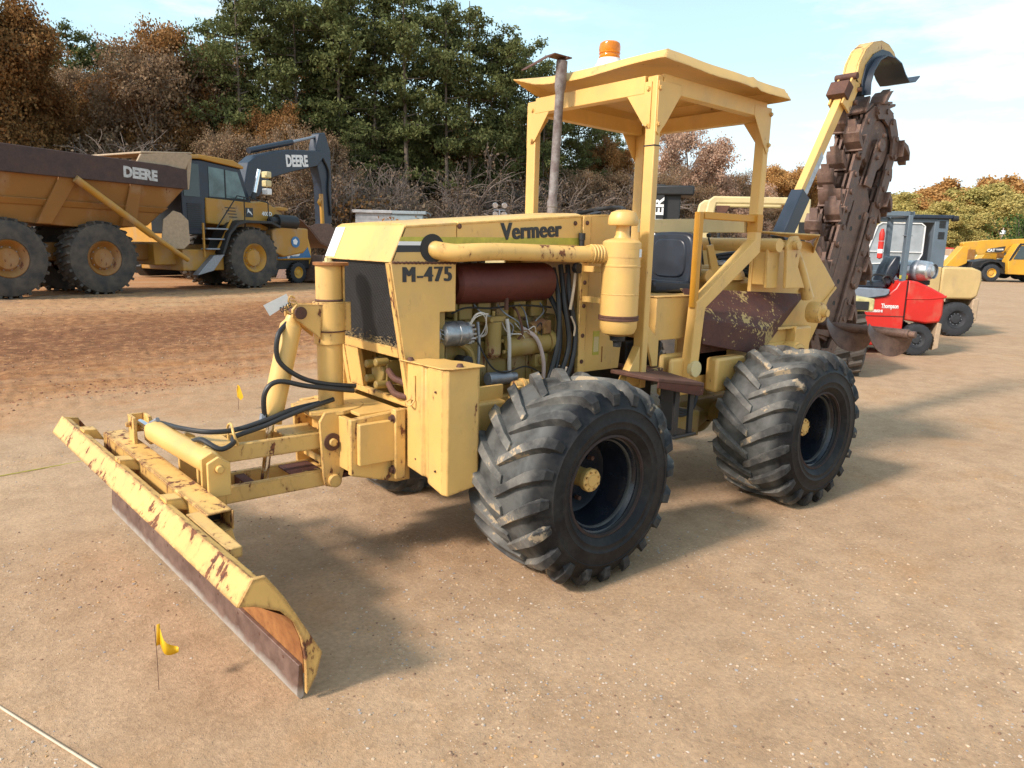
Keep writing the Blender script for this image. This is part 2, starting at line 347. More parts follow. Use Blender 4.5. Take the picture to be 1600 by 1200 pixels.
def make_ground():
    na, fa = 900, []
    base = math.atan2(CF.y, CF.x); a = 0.
    # finer steps inside the camera's view
    ang = []
    for i in range(560): ang.append(-rad(44) + rad(88) * i / 560)
    for i in range(110): ang.append(rad(44) + rad(272) * i / 110)
    radii = [0.05]; r = .9
    while r < 900: radii.append(r); r *= 1.0155 if r < 40 else 1.12
    vs = []; fs = []; n = len(ang)
    for r in radii:
        for t in ang:
            x = CAM.x + r * math.cos(base + t); y = CAM.y + r * math.sin(base + t)
            vs.append((x, y, grd_h(x, y) if r < 45 else 0.))
    for j in range(len(radii) - 1):
        for i in range(n):
            k = (i + 1) % n; fs.append((j * n + i, j * n + k, (j + 1) * n + k, (j + 1) * n + i))
    fs.append(tuple(range(n)))
    me = bpy.data.meshes.new('ground'); me.from_pydata(vs, [], fs); me.shade_smooth()
    a = Mt('sandy_gravel_and_red_clay')
    g = a.n('ShaderNodeSeparateXYZ'); a.link(a.tc.outputs['Object'], g.inputs[0])
    s = a.math('ADD', a.math('MULTIPLY', g.outputs['X'], -.292), a.math('MULTIPLY', g.outputs['Y'], .956))
    wob = a.noise(.35, 6, .65); s2 = a.math('ADD', s, a.math('MULTIPLY', a.math('SUBTRACT', wob, .5), 5.))
    streak = a.n('ShaderNodeTexNoise'); streak.inputs['Scale'].default_value = 1.; streak.inputs['Detail'].default_value = 9; streak.inputs['Roughness'].default_value = .66
    mp = a.n('ShaderNodeMapping'); mp.inputs['Rotation'].default_value = (0, 0, rad(-17)); mp.inputs['Scale'].default_value = (.22, 1.6, 1)
    mp.vector_type = 'POINT'; a.link(a.tc.outputs['Object'], mp.inputs['Vector']); a.link(mp.outputs['Vector'], streak.inputs['Vector']); stk = streak.outputs['Fac']
    n1 = a.noise(.55, 6, .62, None, 3); n2 = a.noise(4.5, 8, .72, None, 7); n3 = a.noise(45, 6, .7); n4 = a.noise(160, 3, .6, None, 2); n0 = a.noise(1.4, 5, .7, None, 11)
    col = a.mix(a.ramp(n1, .35, .65), (.425, .280, .166), (.49, .332, .203))
    col = a.mix(a.math('MULTIPLY', a.ramp(n2, .44, .62), .5), col, (.315, .20, .112))
    col = a.mix(a.math('MULTIPLY', a.ramp(n0, .54, .72), .45), col, (.43, .235, .105))
    # orange earth, then the dark wheel-packed clay, then paler dirt, then red again
    def band(lo0, lo1, hi0, hi1): return a.math('MULTIPLY', a.ramp(s2, lo0, lo1), a.ramp(s2, hi0, hi1, 1., 0.))
    right = a.ramp(g.outputs['X'], 9., 16., 1., 0.)
    e1 = a.math('MULTIPLY', a.math('MULTIPLY', band(4.6, 7.2, 30, 60), a.ramp(stk, .34, .56, .25, 1.)), a.ramp(g.outputs['X'], 14., 40., 1., .45))
    col = a.mix(e1, col, (.40, .19, .075))
    e2 = a.math('MULTIPLY', a.math('MULTIPLY', band(6.4, 10.2, 12.5, 16.5), a.ramp(stk, .28, .48, .80, 1.)), right)
    col = a.mix(e2, col, (.185, .076, .032))
    e3 = a.math('MULTIPLY', a.math('MULTIPLY', band(14.5, 16.5, 19., 21.), a.ramp(stk, .42, .6)), right)
    col = a.mix(e3, col, (.45, .30, .165))
    e4 = a.math('MULTIPLY', a.math('MULTIPLY', band(18., 19.5, 21.5, 23.), a.ramp(a.noise(1.2, 6, .7, None, 31), .5, .6)), a.math('MULTIPLY', right, .6)); col = a.mix(e4, col, (.16, .13, .11))
    cz = a.math('MULTIPLY', band(5., 7.5, 20, 26), right); crumb = a.noise(6., 8, .75, (1, 1, 1), 17)
    col = a.mix(a.math('MULTIPLY', a.math('MULTIPLY', cz, a.ramp(crumb, .50, .60)), .55), col, (.46, .24, .105)); col = a.mix(a.math('MULTIPLY', a.math('MULTIPLY', cz, a.ramp(crumb, .47, .38)), .6), col, (.135, .058, .026))
    far = a.math('MULTIPLY', a.ramp(s2, 42, 60), .5); col = a.mix(far, col, (.30, .19, .10))
    # grains
    fine = a.ramp(n3, .3, .7, .80, 1.18); fx = a.n('ShaderNodeVectorMath', operation='SCALE'); a.link(col, fx.inputs[0]); a.link(fine, fx.inputs['Scale'])
    vor = a.n('ShaderNodeTexVoronoi'); vor.inputs['Scale'].default_value = 85; a.link(a.tc.outputs['Object'], vor.inputs['Vector'])
    sp = a.math('MULTIPLY', a.ramp(vor.outputs['Distance'], .16, .26, 1., 0.), a.ramp(a.noise(9, 4, .6, None, 5), .44, .6)); sepc = a.n('ShaderNodeSeparateColor'); a.link(vor.outputs['Color'], sepc.inputs[0])
    pc = a.mix(sepc.outputs[0], (.20, .13, .085), (.56, .45, .33)); sp = a.math('MULTIPLY', sp, a.ramp(sepc.outputs[1], .45, .55))
    colf = a.mix(sp, fx.outputs[0], pc)
    h = a.math('ADD', a.math('MULTIPLY', n2, 1.6), a.math('ADD', a.math('MULTIPLY', n3, .6), a.math('ADD', a.math('MULTIPLY', n4, .2), a.math('MULTIPLY', sp, .35))))
    m = a.set(colf, .95, bump=h, bstr=.75, bdist=.012); a.b.inputs['Specular IOR Level'].default_value = .15
    me.materials.append(m); o = bpy.data.objects.new('ground', me); COL.objects.link(o); o['kind'] = 'structure'
make_ground()
def scatter(name, n, lo, hi, smin, smax, cols, label, cat, zone=None, flat=.6, seed=3):
    r = np.random.default_rng(seed); base = math.atan2(CF.y, CF.x); vs = []; fs = []; mi = []
    ico = [Vector(p).normalized() for p in ((0, 0, 1), (.9, 0, .45), (.28, .85, .45), (-.72, .53, .45), (-.72, -.53, .45), (.28, -.85, .45), (.72, .53, -.45), (-.28, .85, -.45), (-.9, 0, -.45), (-.28, -.85, -.45), (.72, -.53, -.45), (0, 0, -1))]
    F = [(0, 1, 2), (0, 2, 3), (0, 3, 4), (0, 4, 5), (0, 5, 1), (1, 6, 2), (2, 7, 3), (3, 8, 4), (4, 9, 5), (5, 10, 1), (6, 7, 2), (7, 8, 3), (8, 9, 4), (9, 10, 5), (10, 6, 1)]
    c = 0
    while c < n:
        d = lo * (hi / lo) ** r.random(); t = base + rad(46) * (2 * r.random() - 1); x = CAM.x + d * math.cos(t); y = CAM.y + d * math.sin(t)
        cl = mnoise.noise(Vector((x * .8, y * .8, 5))) + .5 * mnoise.noise(Vector((x * 2.5, y * 2.5, 9)))
        if r.random() > .35 + .9 * cl: continue
        if zone and not zone(x, y): continue
        s = smin * (smax / smin) ** (r.random() ** 2.6); z = grd_h(x, y) + s * flat * .1; k = len(vs); sx, sy, sz = s * (.7 + .6 * r.random()), s * (.6 + .5 * r.random()), s * flat * (.6 + .6 * r.random()); an = r.random() * 6.3
        ca, sa = math.cos(an), math.sin(an)
        for p in ico[:11]:
            j = 1 + .25 * (r.random() - .5); px, py = p.x * sx * j, p.y * sy * j; vs.append((x + px * ca - py * sa, y + px * sa + py * ca, z + p.z * sz * j))
        m = int(r.random() * len(cols))
        for f in F: fs.append(tuple(i + k for i in f)); mi.append(m)
        c += 1
    me = bpy.data.meshes.new(name); me.from_pydata(vs, [], fs); me.polygons.foreach_set('material_index', mi)
    for q in cols: me.materials.append(q)
    o = bpy.data.objects.new(name, me); COL.objects.link(o); tag(o, label, cat, kind='stuff')
stone_m = [plain('stone_%s' % n, c, .9, var=.2, sc=60) for n, c in (('tan', (.46, .32, .20)), ('buff', (.52, .39, .26)), ('ochre', (.48, .28, .12)), ('grey', (.33, .30, .28)), ('pale', (.52, .43, .34)), ('brown', (.22, .13, .08)))]
scatter('gravel', 40000, 1.7, 14, .0015, .0085, stone_m, 'small tan and grey stones scattered over the sandy yard', 'gravel')
clay_m = [plain('clod_red', (.30, .12, .06), .95, var=.25, sc=30), plain('clod_orange', (.42, .21, .10), .95, var=.2, sc=30), plain('clod_dark', (.20, .09, .05), .95, var=.2, sc=30)]
scatter('clay_clods', 11000, 6, 24, .004, .022, clay_m, 'crumbled red clay clods along the rutted dirt track', 'clods', lambda x, y: 6.2 < -x * .292 + y * .956 < 17 and x < 9, .5, 5)

# ------------------------------------------------------------------ the trencher
TR = thing('trencher', 'yellow four-wheeled trencher with dozer blade in front, open canopy and raised digging chain', 'trencher')
def part(mb, name, m, bev=.003, parent=None, angle=32): return mb.build(name, m, parent or TR, bev, angle)
def bolt(p, ax, r=.013, h=.012, parent=None, m='yellow', washer=True):
    b = MB(); p = Vector(p); ax = Vector(ax).normalized()
    if washer: b.cyl(p, p + ax * .004, r * 1.5, n=12)
    b.cyl(p + ax * .004, p + ax * (.004 + h), r, n=6); return b.build('bolt', m, parent or TR, 0, 20)

# ---- wheels
def tyre_mb(R=.545, Wd=.54, rr=.245):
    # y runs from 0 (outer face) to Wd; centre at (0, *, 0)
    Rc = R - .042
    prof = [(rr + .004, .060), (rr + .012, .030), (rr + .035, .012), (.300, -.006), (.303, -.009), (.308, -.009), (.311, -.008), (.335, -.012), (.338, -.015), (.344, -.015), (.347, -.013), (.40, -.012), (.402, -.015), (.406, -.0145), (.409, -.011), (.445, .006), (Rc - .018, .040), (Rc - .003, .10), (Rc + .002, .20), (Rc + .004, Wd / 2)]
    prof = prof + [(r, Wd - h) for r, h in prof[:-1][::-1]] + [(rr - .02, Wd - .08), (rr - .02, .08)]
    return MB().lathe([(r, h / Wd) for r, h in prof], (0, 0, 0), (0, Wd, 0), 96, closed=True)
def lugs_mb(R=.545, Wd=.54, n=20, seed=1):
    Rc = R - .042; b = MB(); rr_ = random.Random(seed)
    for side in (0, 1):
        for i in range(n):
            th0 = 2 * math.pi * (i + .5 * side) / n; secs = []
            # from past the centre line out over the shoulder; the tip leads
            for k, (yy, dth, w, rad_) in enumerate(((Wd * .54, -.02, .026, Rc + .026), (Wd * .42, .055, .028, Rc + .037), (Wd * .28, .15, .031, Rc + .042), (Wd * .13, .24, .034, Rc + .040), (.026, .29, .037, Rc + .024), (-.006, .315, .030, Rc - .022), (-.010, .32, .024, Rc - .075))):
                y = yy if side == 0 else Wd - yy; wj = w * (1 + .1 * (rr_.random() - .5)); rj = rad_ - .010 * rr_.random() * (k < 5)
                secs.append((y, th0 - dth, wj, rj, (Rc - .03 if k < 4 else (Rc - .05 if k < 6 else Rc - .10)), .030 if k >= 5 else 0))
            vs = []
            for (y, th, w, ro, ri, inn) in secs:
                yb = y + (inn if side == 0 else -inn)
                for (r_, s_, yy) in ((ri, -1.25, yb), (ro, -.8, y), (ro, .8, y), (ri, 1.25, yb)):
                    t = th + s_ * w / ro; vs.append((r_ * math.cos(t), yy, r_ * math.sin(t)))
            m = len(secs); fs = [(0, 1, 2, 3), tuple(range(4 * m - 1, 4 * m - 5, -1))]
            for j in range(m - 1):
                for q in range(4): fs.append((j * 4 + q, j * 4 + (q + 1) % 4, j * 4 + 4 + (q + 1) % 4, j * 4 + 4 + q))
            b.add(vs, fs)
    return b
def make_wheel():
    w = bpy.data.objects.new('wheel', None); COL.objects.link(w); w.parent = TR
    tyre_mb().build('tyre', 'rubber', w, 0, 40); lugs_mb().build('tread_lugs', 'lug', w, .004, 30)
    rim = MB().lathe([(.252, .02), (.262, .035), (.258, .05), (.243, .055), (.232, .075), (.222, .10), (.215, .13), (.205, .20), (.20, .25), (.14, .262), (.085, .25), (.0, .25), (.0, .28), (.10, .285), (.21, .29), (.225, .2), (.235, .12), (.25, .07)], (0, 0, 0), (0, 1, 0), 64)
    rim.build('rim', 'rim_black', w, 0, 30)
    MB().lathe([(.250, .028), (.256, .016), (.268, .020), (.270, .034)], (0, 0, 0), (0, 1, 0), 64).build('rim_flange', 'dark_flange', w, 0, 40)
    hub = MB().lathe([(0, .128), (.030, .128), (.034, .132), (.058, .134), (.062, .140), (.062, .165), (.050, .175), (.050, .25)], (0, 0, 0), (0, 1, 0), 32); hub.build('hub', 'yellow', w, 0, 25)
    hb = MB()
    for i in range(8): t = i * math.pi / 4 + .3; c = Vector((.047 * math.cos(t), .136, .047 * math.sin(t))); hb.cyl(c, c - Vector((0, .010, 0)), .0065, n=6)
    tag(hb.build('hub_bolts', 'yellow_worn', w, 0, 20), kind='stuff')
    ln = MB()
    for i in range(8): t = i * math.pi / 4; c = Vector((.12 * math.cos(t), .25, .12 * math.sin(t))); ln.cyl(c, c - Vector((0, .03, 0)), .013, n=6)
    tag(ln.build('wheel_nuts', 'rust', w, 0, 20), kind='stuff')
    return w
WH = make_wheel(); RZ = .505
for i, (x, y, flip, rot) in enumerate(((.012, 0, 0, 0), (2.075, 0, 0, 1.13), (.012, 2.29, 1, .4), (2.075, 2.29, 1, 2.0))):
    w = WH if i == 0 else copy_tree(WH, TR)
    w.location = (x, y, RZ + .018); w.rotation_euler = (0, rot, math.pi if flip else 0)

# ---- hood and nose
YN, YF = .776, 1.514
def fx(z): return -.80 + (1.61 - z) * .16                       # the raked front below the nose crease
hs = [(-.72, 1.79), (-.80, 1.61), (fx(1.36), 1.36), (fx(.86), .86), (-.60, .86), (-.51, 1.02), (-.51, 1.36), (-.412, 1.36), (-.412, 1.612)]
part(MB().py(hs + [(-.412, 1.70), (-.412, 1.815)], YN, YN + .025), 'nose_panel', 'yellow', .004)
part(MB().py(hs + [(-.412, 1.70), (-.412, 1.815)], YF - .025, YF), 'nose_panel', 'yellow', .004)
hb = [(-.408, 1.628), (.48, 1.64), (.48, 1.89), (-.408, 1.817)]
part(MB().py(hb, YN, YN + .02), 'hood_side', 'yellow', .003); part(MB().py(hb, YF - .02, YF), 'hood_side', 'yellow', .003)
top = MB()
for (x0, z0), (x1, z1) in (((-.72, 1.793), (-.412, 1.818)), ((-.408, 1.8195), (.482, 1.893))):
    vs = []
    for x, z in ((x0, z0), (x1, z1)):
        for y, dz in ((YN - .004, 0), (YN + .05, .012), (1.145, .02), (YF - .05, .012), (YF + .004, 0)): vs.append((x, y, z + dz))
        for y in (YF + .004, YN - .004): vs.append((x, y, z - .012))
    top.add(vs, [tuple(range(7)), tuple(range(13, 6, -1))] + [(i, (i + 1) % 7, (i + 1) % 7 + 7, i + 7) for i in range(7)])
part(top, 'hood_top', 'yellow', .003)
part(MB().prism([(-.722, YN, 1.794), (-.722, YF, 1.794), (-.803, YF, 1.612), (-.803, YN, 1.612)], (.02, 0, .004)), 'nose_top_panel', 'yellow', .004)
# grille surround: bars on the raked plane
def rp(y, z, off=0): return (fx(z) + off, y, z)
gf = MB()
def rbar(y0, y1, z0, z1, off=0., t=.03): gf.prism([rp(y0, z0, off), rp(y1, z0, off), rp(y1, z1, off), rp(y0, z1, off)], (t, 0, 0))
rbar(YN + .001, YN + .058, .865, 1.608); rbar(YF - .058, YF - .001, .865, 1.608); rbar(YN + .058, YF - .058, 1.125, 1.178); rbar(YN + .058, YF - .058, .865, .90); rbar(1.30, YF - .058, .90, 1.125, .004)
part(gf, 'grille_surround', 'yellow_worn', .003)
part(MB().prism([rp(YN + .05, 1.17, .06), rp(YF - .05, 1.17, .06), rp(YF - .05, 1.61, .06), rp(YN + .05, 1.61, .06)], (.05, 0, 0)), 'radiator_core', 'radiator', 0)
gm = MB(); y0, y1, z0, z1 = YN + .05, YF - .05, 1.17, 1.612; stp = .0165
k = -(z1 - z0)
while k < (y1 - y0):
    for sgn in (1, -1):
        a0 = max(y0, y0 + k); b0 = z0 + (a0 - (y0 + k)); a1 = min(y1, y0 + k + (z1 - z0)); b1 = z0 + (a1 - (y0 + k))
        if a1 - a0 < .01: continue
        P, Q = (a0, b0), (a1, b1)
        if sgn < 0: P, Q = (y0 + y1 - a0, b0), (y0 + y1 - a1, b1)
        gm.beam(rp(*P, .018), rp(*Q, .018), .0028, .0022, up=(1, 0, 0))
    k += stp
o = part(gm, 'grille_mesh', 'mesh', 0, angle=0); o['kind'] = 'stuff'
gd = MB(); rr = random.Random(5)
for i in range(170): y = y0 + rr.random() * (y1 - y0); z = z0 + .01 + abs(rr.gauss(0, .022)); x = fx(z) + .008; gd.beam((x, y, z), (x - .004, y + rr.uniform(-.03, .03), z + rr.uniform(-.015, .015)), .0016)
o = part(gd, 'dry_grass_in_grille', plain('dry_straw', (.34, .25, .12), .9), 0, angle=0); o['kind'] = 'stuff'
# sticker, lettering, stripes
part(MB().prism([(fx2, y, z) for fx2, y, z in ((-.7275, 1.40, 1.786), (-.7275, 1.512, 1.786), (-.7985, 1.512, 1.625), (-.7985, 1.40, 1.625))], (-.0015, 0, 0)), 'lot_sticker', 'white', 0)
nx = Vector((-.08, 0, -.18)).normalized()
text('477', .062, (-.7555, 1.487, 1.715), (0, -1, 0), (.4, 0, 1), 'decal', TR, bold=.0, sx=.62)
text('M-475', .108, (-.735, YN - .0015, 1.517), (1, 0, .012), (-.01, 0, 1), 'decal', TR, bold=.0, sx=.90, space=1.22, fat=.0045)
text('Vermeer', .128, (-.115, YN - .0015, 1.738), (1, 0, .068), (-.05, 0, 1), 'decal', TR, bold=.0012, sx=.90, space=1.06, fat=.0035)
part(MB().py([(-.742, 1.738), (.47, 1.762), (.47, 1.722), (-.757, 1.703)], YN - .0006, YN + .001), 'lime_stripe', 'lime', 0)
part(MB().py([(-.752, 1.716), (-.54, 1.719), (-.54, 1.700), (-.759, 1.697)], YN - .0012, YN + .001), 'white_stripe', 'white', 0)
part(MB().py([(-.759, 1.697), (-.54, 1.700), (-.54, 1.668), (-.772, 1.663)], YN - .0012, YN + .001), 'black_stripe', 'decal', 0)
sm = MB()
for i in range(60): x = -.79 + .375 * i / 60; sm.cyl((x, YN + .001, 1.612 + .002 * math.sin(i * 1.7)), (x + .007, YN - .0045, 1.612 + .002 * math.sin(i * 1.7 + 1)), .0045 + .002 * rr.random(), n=6)
part(sm, 'weld_seam', 'rust', 0)['kind'] = 'stuff'
for x, z in ((-.33, 1.655), (.44, 1.665), (.43, 1.845), (-.395, 1.80)): bolt((x, YN, z), (0, -1, 0), .009, .006, m='rust')
# cowl behind the hood
cw = [(.486, .95), (.486, 1.892), (.70, 1.905), (.90, 1.88), (.90, 1.30), (.86, .95)]
part(MB().py(cw, YN + .001, YN + .018), 'cowl_side', 'yellow', .003); part(MB().py(cw, YF - .018, YF - .001), 'cowl_side', 'yellow', .003)
part(MB().box(.484, .545, YN - .012, YN + .001, .95, 1.40).box(.488, .553, YN - .012, YN + .001, 1.402, 1.888), 'cowl_edge_strip', 'yellow_worn', .003)
for z in (1.85, 1.63, 1.50, 1.36, 1.18, 1.02): bolt((.515, YN - .012, z), (0, -1, 0), .009, .006, m='rust')
part(MB().prism([(.484, YN, 1.894), (.70, YN, 1.907), (.90, YN, 1.882), (.90, YN, 1.87), (.70, YN, 1.895), (.484, YN, 1.882)], (0, YF - YN, 0)), 'cowl_top', 'yellow', .002)
part(MB().box(.60, .635, YN + .03, YF - .03, .95, 1.88), 'firewall', 'yellow', 0)
part(MB().cyl((.47, YN - .02, 1.70), (.47, YN - .02, 1.75), .016, n=12).cyl((.47, YN - .02, 1.75), (.47, YN - .02, 1.79), .020, n=12), 'restriction_gauge', 'black', 0)
part(MB().box(.62, .675, YN - .0014, YN + .001, 1.05, 1.20), 'caution_label', 'lime', 0); part(MB().box(.626, .669, YN - .0022, YN - .001, 1.07, 1.165), 'label_print', 'pale', 0)
part(MB().box(.70, .708, YN - .0016, YN + .001, 1.0, 1.10), 'red_mark', 'rust_orange', 0)

# ---- intake pipe and air cleaner
part(MB().lathe([(.066, 0), (.072, 0), (.072, .03), (.066, .03)], (-.56, YN - .003, 1.685), (.0, 1, 0), 32, closed=True).lathe([(.066, .0), (0, .02)], (-.56, YN - .0035, 1.685), (0, .1, 0), 32), 'intake_opening', 'black', 0)
pp = [(-.56, YN + .05, 1.69), (-.53, YN - .005, 1.675), (-.46, YN - .055, 1.665), (-.36, YN - .085, 1.67), (-.2, YN - .09, 1.675), (.1, YN - .10, 1.672), (.28, YN - .12, 1.668), (.44, YN - .15, 1.672)]
part(MB().tube(pp, .046, 24, 8), 'intake_pipe', 'yellow_worn', 0)
el = MB(); elp = [(.40, YN - .142, 1.672), (.44, YN - .15, 1.672), (.50, .60, 1.67), (.56, .57, 1.665)]; el.tube(elp, .050, 20, 6)
for i in range(4): el.lathe([(.050, -.006), (.055, -.003), (.055, .003), (.050, .006)], (.425 + .018 * i, YN - .148 - .007 * i, 1.672), (1, -.25, 0), 24)
part(el, 'rubber_elbow', 'yellow', 0)
ac = (.60, .555)
part(MB().lathe([(.112, 1.305), (.112, 1.44), (.1135, 1.442), (.1135, 1.447), (.112, 1.449), (.112, 1.60), (.1145, 1.603), (.1145, 1.612), (.112, 1.615), (.112, 1.74), (.100, 1.752), (.05, 1.765), (.040, 1.785), (.038, 1.835)], (*ac, 0), (0, 0, 1), 40), 'air_cleaner', 'yellow_clean', 0)
part(MB().lathe([(.036, 1.835), (.083, 1.838), (.088, 1.848), (.085, 1.885), (.070, 1.912), (.035, 1.924), (0, 1.927)], (*ac, 0), (0, 0, 1), 36), 'pre_cleaner_cap', 'yellow_clean', 0)
part(MB().lathe([(.112, 1.29), (.119, 1.293), (.119, 1.302), (.116, 1.306), (.119, 1.310), (.119, 1.318), (.112, 1.321)], (*ac, 0), (0, 0, 1), 40), 'clamp_band', 'rust', 0)
part(MB().lathe([(0, 1.195), (.05, 1.198), (.095, 1.215), (.110, 1.245), (.112, 1.292)], (*ac, 0), (0, 0, 1), 36), 'dust_bowl', 'yellow_clean', 0)
part(MB().lathe([(0, 1.13), (.024, 1.132), (.026, 1.165), (.044, 1.170), (.048, 1.198), (0, 1.2)], (*ac, 0), (0, 0, 1), 24), 'dust_valve', 'black', 0)
part(MB().box(.502, .535, .62, .78, 1.565, 1.60).box(.502, .535, .62, .78, 1.385, 1.42), 'mounting_bracket', 'yellow', .002)
part(MB().lathe([(.1125, 0), (.114, 0), (.114, 1), (.1125, 1)], (*ac, 1.655), (0, 0, .05), 96), 'service_sticker_band', 'yellow_clean', 0)
t0 = math.atan2(-.75, .35); stk = MB(); vs = []
for i in range(7):
    t = t0 + (i - 3) * .07
    for z in (1.66, 1.705): vs.append((ac[0] + .1155 * math.cos(t), ac[1] + .1155 * math.sin(t), z))
stk.add(vs, [(2 * i, 2 * i + 2, 2 * i + 3, 2 * i + 1) for i in range(6)]); part(stk, 'service_sticker', 'white', 0)

# ---- engine bay
part(MB().lathe([(0, 0), (.085, 0), (.108, .03), (.112, .06), (.112, .94), (.106, .97), (.08, 1), (0, 1)], (-.36, .905, 1.495), (.70, 0, .008), 40), 'muffler', 'muffler', 0, angle=25)
eb = MB().box(-.42, .46, .90, 1.40, .90, 1.17).box(-.40, .44, .93, 1.38, 1.17, 1.30)
part(eb, 'engine_block', 'engine_yellow', .01)
for i in range(5): part(MB().box(-.30 + i * .13, -.21 + i * .13, .905, .955, 1.295, 1.42), 'exhaust_port', 'engine_yellow', .006)
part(MB().box(-.34, .40, .955, 1.36, 1.30, 1.52), 'cylinder_head', 'engine_yellow', .02)
part(MB().box(-.16, .10, .895, .935, 1.262, 1.29), 'side_cover_flange', 'engine_yellow', .004)
part(MB().cyl((-.33, .90, 1.42), (-.33, .90, 1.28), .013, n=12).cyl((-.33, .9, 1.46), (-.33, .93, 1.42), .013, n=12), 'oil_tube', 'engine_yellow', 0)
al = MB().lathe([(0, 0), (.045, .0), (.062, .06), (.066, .12), (.066, .45), (.063, .46), (.063, .5), (.068, .52), (.068, .74), (.060, .78), (.06, .9), (.05, 1), (0, 1)], (-.475, .83, 1.235), (.19, 0, 0), 28)
for i in range(14):
    t = i / 14 * 6.283; c = Vector((-.312, .83 + .055 * math.cos(t), 1.235 + .055 * math.sin(t))); al.beam(c, c + Vector((.036, 0, 0)), .010, .010)
ALT = part(al, 'alternator', 'alu', 0, angle=25)
fan = MB()
for i in range(10): t = i / 10 * 6.283; c = Vector((-.478, .83 + .042 * math.cos(t), 1.235 + .042 * math.sin(t))); fan.beam(c, c + Vector((-.018, .012 * math.sin(t), -.012 * math.cos(t))), .020, .004)
fan.lathe([(.028, 0), (.044, 0), (.036, .4), (.044, 1), (.028, 1)], (-.53, .83, 1.235), (.035, 0, 0), 24); fan.build('pulley', 'greymetal', ALT, 0, 25)
part(MB().tube([(-.505, .83, 1.28), (-.52, .98, 1.42), (-.52, 1.14, 1.30)], .012, 6).tube([(-.505, .83, 1.19), (-.52, .98, 1.02), (-.52, 1.14, 1.1)], .012, 6), 'fan_belt', 'black', 0)
for j, o3 in enumerate(((0, 0), (.02, .008), (.035, -.01))): part(MB().tube([(-.31, .81, 1.25 + o3[1]), (-.28, .78, 1.33 + o3[1]), (-.24 + o3[0], .77, 1.34), (-.20, .79, 1.29 - o3[1] * 2), (-.21 + o3[0], .82, 1.22), (-.25, .85, 1.2)], .0028, 6), 'wire', 'wire', 0)
ff = MB().box(-.175, -.03, .83, .90, 1.285, 1.315).cyl((-.10, .855, 1.285), (-.10, .855, 1.10), .047, n=24).lathe([(.047, 0), (.035, .6), (.012, 1)], (-.10, .855, 1.10), (0, 0, -.03), 24).cyl((-.10, .855, 1.315), (-.10, .855, 1.345), .010, n=8).cyl((-.15, .84, 1.30), (-.15, .80, 1.30), .014, n=8)
part(ff, 'fuel_filter', 'engine_yellow', .002)
ip = MB().cyl((-.0, .86, 1.13), (.30, .86, 1.145), .062, n=20).cyl((.30, .86, 1.145), (.34, .86, 1.147), .072, n=20).lathe([(.03, 0), (.066, .2), (.066, 1)], (-.03, .86, 1.13), (.06, 0, 0), 20).box(.05, .16, .82, .88, 1.18, 1.225).cyl((.18, .84, 1.19), (.18, .84, 1.25), .03, n=12)
for i in range(4): t = i * 1.57 + .4; ip.cyl((-.035, .86 + .045 * math.cos(t), 1.13 + .045 * math.sin(t)), (-.055, .86 + .045 * math.cos(t), 1.13 + .045 * math.sin(t)), .012, n=6)
part(ip, 'injection_pump', 'engine_yellow', .002)
part(MB().cyl((.16, .84, 1.235), (.26, .84, 1.26), .035, n=14).box(.24, .30, .81, .87, 1.2, 1.28), 'solenoid', rusty('rusty_engine_part', (.14, .05, .025), (.33, .2, .06)), .004)
part(MB().cyl((-.16, .82, .965), (.0, .82, .965), .038, n=18).cyl((.0, .82, .965), (.045, .82, .965), .026, n=14), 'starter', 'greymetal', .003)
part(MB().tube([(-.03, .82, 1.30), (-.025, .80, 1.18), (-.02, .80, 1.02), (.01, .82, .97)], .011, 8), 'clear_hose', plain('pale_clear_hose', (.45, .42, .38), .4), 0)
part(MB().tube([(.10, .84, 1.24), (.17, .79, 1.18), (.22, .78, 1.05), (.24, .80, .92)], .012, 8), 'pale_hose', plain('pinkish_hose', (.46, .36, .32), .5), 0)
for j in range(4): part(MB().tube([(-.04 + j * .05, .86, 1.29 - .01 * j), (-.02 + j * .06, .82, 1.22), (.06 + j * .05, .80, 1.21 + .02 * j), (.12 + j * .04, .83, 1.17)], .0032, 6), 'fuel_line', ('wire', 'engine_yellow', 'wire', 'black')[j], 0)
part(MB().tube([(-.34, .84, 1.18), (-.27, .84, 1.12), (-.25, .84, .98), (-.28, .86, .9)], .022, 10), 'coolant_pipe', 'engine_yellow', 0)
part(MB().tube([(-.22, .84, 1.29), (-.215, .83, 1.15), (-.22, .84, .95)], .009, 8), 'steel_line', 'greymetal', 0)
hp = [((.38, .90, 1.58), (.36, .82, 1.40), (.34, .79, 1.15), (.26, .78, .92)), ((.42, .88, 1.60), (.40, .81, 1.38), (.42, .78, 1.12), (.33, .78, .90)), ((.46, .86, 1.60), (.43, .80, 1.42), (.47, .78, 1.2), (.44, .77, 1.02), (.38, .77, .90)), ((.35, .92, 1.45), (.38, .84, 1.3), (.38, .82, 1.1), (.31, .80, .90))]
for q in hp: part(MB().tube(q, .016, 10, 8), 'hydraulic_hose', 'hose', 0)
part(MB().tube([(.45, .85, 1.55), (.42, .83, 1.36), (.52, .81, 1.15), (.50, .80, .9)], .024, 10, 8), 'brown_hose', rusty('brown_perished_hose', (.07, .035, .02), (.14, .07, .04)), 0)
part(MB().tube([(.47, .80, 1.56), (.44, .78, 1.45), (.42, .78, 1.34)], .009, 8).tube([(.43, .78, 1.3), (.455, .77, 1.24), (.45, .77, 1.18)], .006, 6), 'braided_wire', plain('frayed_loom', (.5, .4, .28), .8), 0)
part(MB().cyl((.468, .80, 1.585), (.468, .765, 1.585), .03, n=14), 'rubber_grommet', 'black', 0)
